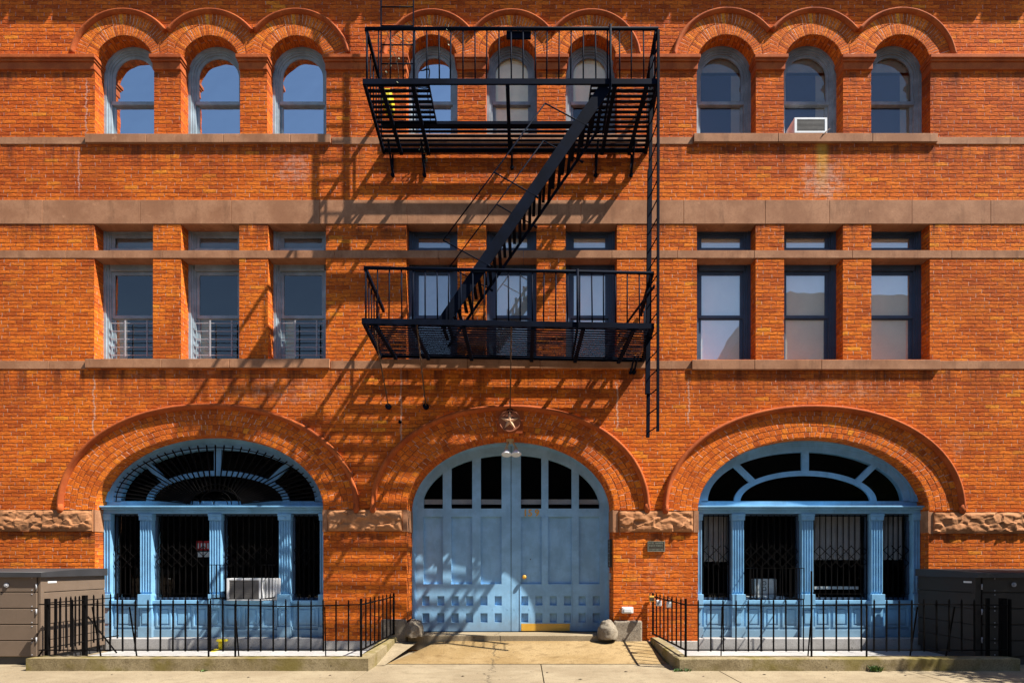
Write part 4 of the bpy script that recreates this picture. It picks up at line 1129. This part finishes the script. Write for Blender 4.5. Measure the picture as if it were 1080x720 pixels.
# ---------------------------------------------------------------- fire escape
fe = thing('fire_escape', 'black iron fire escape with two balconies, slanting stair and ladders on the facade', 'fire escape', (-.2, 0, 5.4))
I = M['iron']
def balcony(x0, x1, xw0, xw1, yf, zL, zR, rail_h, opening, lower):
    zf = lambda x: zL+(zR-zL)*(x-x0)/(x1-x0)
    m = MB(); hb = .085
    m.bar((x0-.02,yf,zL), (x1+.02,yf,zR), .03, hb)
    m.bar((x0,yf,zL), (xw0,-.0,zL), .045, .08); m.bar((x1,yf,zR), (xw1,0,zR), .06, .08)
    m.bar((xw0,-.05,zL-.01), (xw1,-.05,zR-.01), .03, .06)
    # joists
    js = (-2.25,-1.75,-.25,1.45,1.95) if not lower else (-2.35,-1.75,-.95,.15,.95,1.75)
    for j in js: m.bar((j,yf+.02,zf(j)-.05), (j+(.0),-.02,zf(j)-.05), .06, .05)
    pf = m.build('platform', I, fe)
    m = MB(); n = 14 if not lower else 16
    for k in range(n):
        t = (k+.6)/n; y = yf*(1-t)-.03*t; a = x0+(xw0-x0)*t+.03; b = x1+(xw1-x1)*t-.03
        spans = [(a, b)]
        if opening and opening[2] < y < opening[3]: spans = [(a, opening[0]), (opening[1], b)]
        w = .058 if not lower else .052
        for (p, q) in spans:
            if q-p > .05: m.bar((p,y,zf(p)), (q,y,zf(q)), w, .012)
    if opening:
        m.bar((a if False else -2.45, opening[3]+.03, zf(0)-.01), (opening[1]-.1, opening[3]+.03, zf(0)-.01), .12, .05)
        m.bar((opening[0], yf, zf(0)-.01), (opening[0], opening[3], zf(0)-.01), .02, .04); m.bar((opening[1], yf, zf(0)-.01), (opening[1], opening[3], zf(0)-.01), .02, .04)
    m.build('slat', I, pf)
    # railing
    m = MB(); zr = lambda x: zf(x)+rail_h
    m.tube([(x0+.03,yf,zr(x0)),(x1+.02,yf,zr(x1))], .026, 10)
    m.bar((x0+.03,yf,zr(x0)), (xw0+.05,-.02,zr(x0)), .045, .06); m.bar((x1,yf,zr(x1)), (xw1-.05,-.02,zr(x1)), .055, .06)
    rl = m.build('railing', I, fe)
    m = MB(); nb = 25; r = random.Random(9)
    for k in range(nb):
        x = x0+.04+(x1-x0-.06)*k/(nb-1); dx = r.uniform(-.012,.012)
        m.tube([(x+dx,yf,zf(x)+.03),(x,yf,zr(x)-.01)], .0115, 6)
    for xa, xb, z_ in ((x0, xw0, zL), (x1, xw1, zR)):
        for k in range(1, 7):
            t = k/7; y = yf*(1-t); x = xa+(xb-xa)*t; m.tube([(x,y,z_+.03),(x,y,z_+rail_h-.01)], .0115, 6)
    m.build('baluster', I, rl)
    return pf
UY, LY = -1.60, -1.60
ZU = Z(86.5, UY); 
balcony(X(384,UY), X(694,UY)-.02, X(405), X(681), UY, ZU, ZU, Z(30.5,UY)-ZU, (-1.5, 1.08, -1.58, -.72), False)
ZL0, ZL1 = Z(338.5,LY), Z(344,LY)
balcony(X(383,LY), X(688,LY), X(402), X(678), LY, ZL0, ZL1, Z(282.5,LY)-Z(338.5,LY), None, True)
# knee brackets below the upper balcony and at the right of the lower
def bracket(x, zt, drop, curl=True):
    m = MB(); m.bar((x,-.03,zt-.06), (x,-.03,zt-drop), .035, .02)
    m.tube([(x,-.42,zt-.06),(x,-.34,zt-.10),(x,-.22,zt-drop*.55),(x,-.10,zt-drop*.85),(x,-.03,zt-drop)], .018, 8)
    m.tube([(x,0,zt-drop),(x,-.05,zt-drop)], .035, 10)
    m.build('bracket', I, fe)
for px in (414.5, 448, 540, 628, 665.5): bracket(X(px), ZU, .44 if px not in (540,) else .30)
for px in (665, 668.5): bracket(X(px), ZL1, .22)
# support rods of the lower balcony
for (xf, yf_, zf_, xw_, zw_, lab) in ((-2.42,-1.35,ZL0, X(410),Z(429),0), (-1.69,-1.58,ZL0-.04, X(449.5),Z(429),0), (-.19,-1.58,5.38, X(538),Z(433),0)):
    m = MB(); m.tube([(xf,yf_,zf_),(xw_,-.03,zw_)], .012, 8); rd = m.build('support_rod', M['rust_rod'], fe)
    m = MB(); m.tube([(xw_,0,zw_),(xw_,-.06,zw_)], .055, 12); m.build('anchor', I, rd)
# front hanger posts
for (px, p0, p1, zz) in ((643.5, 28, 92, 0), (609, 285, 346, 0)):
    m = MB(); m.tube([(X(px,UY),UY-.03,Z(p0,UY)),(X(px,UY),UY-.03,Z(p1,UY)),(X(px,UY)-.02,UY+.7,Z(p1,UY)-.22)], .020, 8); m.build('post', I, fe)
# stair between the balconies
yn, yfr = -1.56, -.72
T = Vector((X(634,yn), 0, Z(88,yn))); Bt = Vector((X(459,yn), 0, Z(341,yn)))
dirv = (Bt-T).normalized(); perp = Vector((dirv.z, 0, -dirv.x))     # towards lower-right
if perp.x < 0: perp = -perp
st = MB(); 
off = perp*.09
st.bar((T.x+off.x, yn, T.z+off.z), (Bt.x+off.x, yn, Bt.z+off.z), .018, .185, up=(perp.x,0,perp.z))
stair = st.build('stair', I, fe)
of2 = perp*.12
MB().bar((T.x+of2.x, yfr, T.z+of2.z), (Bt.x+of2.x, yfr, Bt.z+of2.z), .018, .045, up=(perp.x,0,perp.z)).build('stringer', I, stair)
ns = 16
for k in range(ns):
    p = T.lerp(Bt, (k+.6)/ns) + off*1.0
    m = MB(); m.box(p.x-.072, p.x-.018, yn+.01, yfr-.01, p.z-.008, p.z+.008); m.box(p.x+.022, p.x+.076, yn+.01, yfr-.01, p.z-.008, p.z+.008)
    m.build('tread', I, stair)
for y in (yn, yfr):
    pts = [Vector((X(px,-1.6), y, Z(py,-1.6))) for px, py in ((575,107),(521,180),(467,252),)]
    ft = [Vector((X(px,-1.6), y, Z(py,-1.6))) for px, py in ((618,130),(565,205),(514,278))]
    m = MB(); m.tube(pts, .011, 8)
    for a_, b_ in zip(pts, ft): m.tube([a_, b_], .011, 8); m.tube([b_, b_+Vector((perp.x,0,perp.z))*.05], .02, 8)
    m.build('handrail', I, stair)
# ladder up to the roof, standing on the upper balcony
yl_ = -.55; xa_, xb_ = X(402,yl_), X(436,yl_)
m = MB()
for xx in (xa_, xb_): m.bar((xx,yl_,ZU), (xx,yl_,13.6), .016, .055, up=(0,1,0))
ld = m.build('roof_ladder', I, fe)
for k in range(13):
    zz = Z(67.5,yl_)+(k-1)*.333
    MB().tube([(xa_,yl_,zz),(xb_,yl_,zz)], .011, 8).build('rung', I, ld)
# drop ladder at the right end
m = MB(); za_, zb_ = Z(455,UY), Z(34,UY)
m.bar((X(693.5,UY),-1.62,za_), (X(694,UY),-1.62,zb_), .035, .06, up=(0,1,0)); 
yq = -1.18
m.bar((X(683.3,yq),yq,za_+.0), (X(687,yq),yq,zb_-.02), .05, .06, up=(0,1,0)); m.bar((X(682.5,yq)+.0,yq-.03,Z(416,yq)), (X(685,yq),yq-.03,Z(180,yq)), .07, .07, up=(0,1,0))
ld = m.build('drop_ladder', I, fe)
k = 0; zz = za_+.08
while zz < zb_:
    t = (zz-za_)/(zb_-za_)
    MB().tube([(X(693.5,UY),-1.62,zz),(X(683.3,yq)+(X(687,yq)-X(683.3,yq))*t,yq,zz)], .010, 6).build('rung', I, ld); zz += .30
# dark sign plate on the rail, as small black box
MB().box(X(534,UY), X(560,UY), UY+.03, UY+.06, Z(38.5,UY), Z(31,UY)).build('plate', I, fe)
# diagonal brace right of the lower balcony
MB().bar((X(691,LY),-1.55,Z(300,LY)-.0), (X(661),-.02,Z(341)), .022, .04).build('stay', I, fe)

t_ = thing('yellow_jug', 'yellow plastic jug on the left end of the upper balcony', 'jug', (-2.27,-1.0,ZU+.01))
m = MB(); m.box(-2.35,-2.19,-1.16,-.86,ZU+.012,ZU+.26); m.build('body', M['yellow'], t_, bevel=.03)
MB().tube([(-2.27,-1.0,ZU+.26),(-2.27,-1.0,ZU+.31)], .035, 10).build('cap', M['red'], t_)

# dried creeper caught in the upper railing
def creeper(name, lab, strands, mat, n_leaf, seed):
    r = random.Random(seed); t_ = thing(name, lab, 'creeper', strands[0][0])
    m = MB(); lm = MB()
    for pts in strands:
        MB().tube(pts, .005, 5).build('stem', M['bark'], t_)
        for _ in range(n_leaf):
            i = r.randrange(len(pts)-1); p = Vector(pts[i]).lerp(Vector(pts[i+1]), r.random()) + Vector((r.uniform(-.05,.05), r.uniform(-.05,.05), r.uniform(-.05,.05)))
            a = Vector((r.uniform(-1,1), r.uniform(-1,1), r.uniform(-1,1))).normalized()*r.uniform(.02,.045); b = a.cross(Vector((r.uniform(-1,1),r.uniform(-1,1),r.uniform(-1,1)))).normalized()*.016
            lm.face([p, p+a*.5+b, p+a, p+a*.5-b])
    lm.build('leaves', mat, t_, recalc=False)
def wand(p, q, n, amp, seed):
    r = random.Random(seed); p, q = Vector(p), Vector(q)
    return [tuple(p.lerp(q, k/n)+Vector((r.uniform(-amp,amp), r.uniform(-amp,amp), r.uniform(-amp,amp)))) for k in range(n+1)]
cx_ = lambda px, py: (X(px,UY), UY+.02, Z(py,UY))
creeper('dried_creeper', 'dried creeper with grey-green leaves wound through the left of the upper railing',
        [wand(cx_(409,30), cx_(421,84), 8, .04, 1), wand(cx_(417,30), cx_(404,80), 8, .05, 2), wand(cx_(420,36), cx_(440,44), 5, .04, 3), wand(cx_(474,26), cx_(476,46), 4, .03, 4)], M['dry_leaf'], 16, 5)
creeper('hanging_weed', 'wisp of weed growing at the second bracket under the upper balcony',
        [wand((X(447),-.12,Z(152)), (X(450),-.05,Z(182)), 6, .05, 6), wand((X(452),-.12,Z(150)), (X(447),-.08,Z(165)), 6, .06, 7)], M['dry_leaf'], 18, 8)

def tuft(cx, cy, w, h, lab, seed, n=60):
    r = random.Random(seed); m = MB()
    for _ in range(n):
        x, y = cx+r.uniform(-w,w), cy+r.uniform(-.05,.03); t = r.uniform(0,2*PI); L = h*r.uniform(.4,1)
        d = Vector((math.cos(t)*.5, math.sin(t)*.5, 1)).normalized(); s_ = Vector((-math.sin(t), math.cos(t), 0))*.006
        p = Vector((x,y,.001)); m.face([p-s_, p+s_, p+d*L*.6+s_*1.6, p+d*L+Vector((d.x,d.y,-.2))*L*.3, p+d*L*.6-s_*1.6])
    tag(m.build('weed_tuft', M['leaf'], recalc=False), lab, 'weed', 'weeds growing at the kerb foot')
tuft(X(720,-2.1), -2.08, .13, .06, 'low green weeds at the inner corner of the right kerb', 1)
tuft(X(923,-2.1), -2.10, .07, .13, 'tallest green weed against the front of the right kerb', 2, 70)
tuft(X(214,-2.1), -2.08, .05, .03, 'tiny weed at the foot of the left kerb', 3, 20)

r = random.Random(77)
for k, (px, py) in enumerate(((118,711),(262,714),(348,712),(488,713),(577,709),(612,716),(660,708),(742,713),(806,711),(870,714),(955,712))):
    gy = -11 + 1.6*627/(py-595); gx = (px-552)/627*(gy+11); a = r.uniform(0, 2*PI); L = r.uniform(.018, .035)
    d_ = Vector((math.cos(a), math.sin(a), 0)); n_ = Vector((-d_.y, d_.x, 0)); p_ = Vector((gx, gy, .003))
    m = MB(); m.face([p_-d_*L, p_-n_*L*.45+Vector((0,0,.006)), p_+d_*L+Vector((0,0,.004)), p_+n_*L*.45+Vector((0,0,.010))]); m.face([p_-d_*L, p_-n_*L*.45, p_+d_*L, p_+n_*L*.45])
    tag(m.build('fallen_leaf', M['bark'], recalc=False), 'small dry brown leaf lying on the pale sidewalk', 'leaf', 'dry leaves scattered on the sidewalk')
# small pipe stub on the pier
MB().tube([(X(422),0,Z(445)),(X(422),-.03,Z(445))], .03, 10).build('pipe_stub', M['iron'], bld)

# yellow painted standpipe by the left window step
t_ = thing('gas_riser', 'short yellow painted pipe on the step under the left arched window', 'pipe', (X(233,.0), -.02, .03))
m = MB(); m.tube([(X(233.5),-.04,.03),(X(233.5),-.04,.20)], .035, 10); m.box(X(231),X(241),-.10,-.01,.19,.225); m.box(X(231),X(235),-.3,-.1,.03,.06); m.build('pipe', M['yellow'], t_)

# ---------------------------------------------------------------- across the street (behind the camera; seen in the glass) and street tree
opp = thing('row_house', 'plain brick row house with gable across the street', 'building', (0,-21,0))
m = MB(); m.box(-30, 2.0, -28, -21, 0, 10.6); m.box(2.0, 30, -28, -21, 0, 9.2); m.prism([(4.0,9.2),(11.0,9.2),(7.5,12.2)], -27, -21.0)
m.build('wall', M['dark_room'], opp)
m = MB(); m.prism([(11.2,0),(30,0),(30,16.2),(13.6,16.6),(12.9,15.4),(11.2,12.9)], -28, -21.1)
m.build('tall_wing', M['plinth'], opp)
m = MB()
for i in range(14):
    for z in (1.2, 4.2, 7.2): m.box(-27+i*4, -25.8+i*4, -21.02, -20.98, z, z+1.7)
m.build('window', M['dark_room'], opp)

def tree(x, y, h, cr, lab, seed, nleaf=17000):
    r = random.Random(seed); t_ = thing('street_tree', lab, 'tree', (x,y,0), 'street trees')
    m = MB(); m.tube([(x,y,0),(x+.03,y,h*.25),(x-.05,y+.04,h*.5),(x+.05,y,h*.78)], [.17,.14,.11,.05], 12)
    cl = []
    for k in range(9):
        t = 2*PI*k/9+r.random(); z0 = h*(.38+.04*k); L = cr*r.uniform(.65,1)
        e = Vector((x+math.cos(t)*L, y+math.sin(t)*L, z0+h*.18+r.random()*.6)); m.tube([(x,y,z0), ((x+e.x)/2,(y+e.y)/2,(z0+e.z)/2+.15), tuple(e)], [.07,.045,.02], 8); cl.append(e)
    for k in range(14): cl.append(Vector((x+r.gauss(0,cr*.5), y+r.gauss(0,cr*.5), h*r.uniform(.5,.98))))
    m.build('trunk', M['bark'], t_)
    m = MB()
    for _ in range(nleaf):
        c = r.choice(cl); p = c + Vector((r.gauss(0,.42), r.gauss(0,.42), r.gauss(0,.34)))
        a = Vector((r.uniform(-1,1), r.uniform(-1,1), r.uniform(-.6,.6))).normalized()*r.uniform(.05,.10); b = a.cross(Vector((r.uniform(-1,1),r.uniform(-1,1),1))).normalized()*.035
        m.face([p-a, p+b, p+a, p-b])
    m.build('crown', M['leaf'], t_, recalc=False)
tree(11.3, -3.5, 6.4, 1.8, 'leafy street tree on the sidewalk to the right', 4)

# ---------------------------------------------------------------- light, sky, camera
SX, SZ = 2.45, 3.68     # shadow shift per metre of depth: left, down
d = Vector((-SX, 1.0, -SZ)).normalized()
sun = D.lights.new('sun', 'SUN'); sun.energy = 5.0; sun.angle = math.radians(.53); sun.color = (1.0,.94,.84)
so = D.objects.new('sun', sun); COL.objects.link(so); so.rotation_euler = d.to_track_quat('-Z', 'Y').to_euler()
w = D.worlds.new('World'); scn.world = w; w.use_nodes = True; nt = w.node_tree; nt.nodes.clear()
sky = nt.nodes.new('ShaderNodeTexSky'); sky.sky_type = 'NISHITA'; sky.sun_disc = False
tosun = -d
sky.sun_elevation = math.asin(tosun.z); sky.sun_rotation = math.atan2(tosun.x, tosun.y)
sky.air_density = 1.0; sky.dust_density = .3; sky.ozone_density = 3.0
bg = nt.nodes.new('ShaderNodeBackground'); bg.inputs[1].default_value = .068
out = nt.nodes.new('ShaderNodeOutputWorld'); nt.links.new(sky.outputs[0], bg.inputs[0]); nt.links.new(bg.outputs[0], out.inputs[0])
cam = D.cameras.new('camera'); co = D.objects.new('camera', cam); COL.objects.link(co)
co.location = (0, CAMY, EYE); co.rotation_euler = (PI/2, 0, 0)
cam.sensor_width = 36; cam.lens = S0*11/1080*36; cam.shift_x = -12/1080; cam.shift_y = 235/1080; cam.clip_end = 300; cam.clip_start = .05
scn.camera = co
scn.view_settings.view_transform = 'Standard'; scn.view_settings.look = 'None'; scn.view_settings.exposure = 1.27; scn.view_settings.gamma = 1
scn.cycles.max_bounces = 6; scn.cycles.transparent_max_bounces = 12
scn.cycles.use_denoising = True
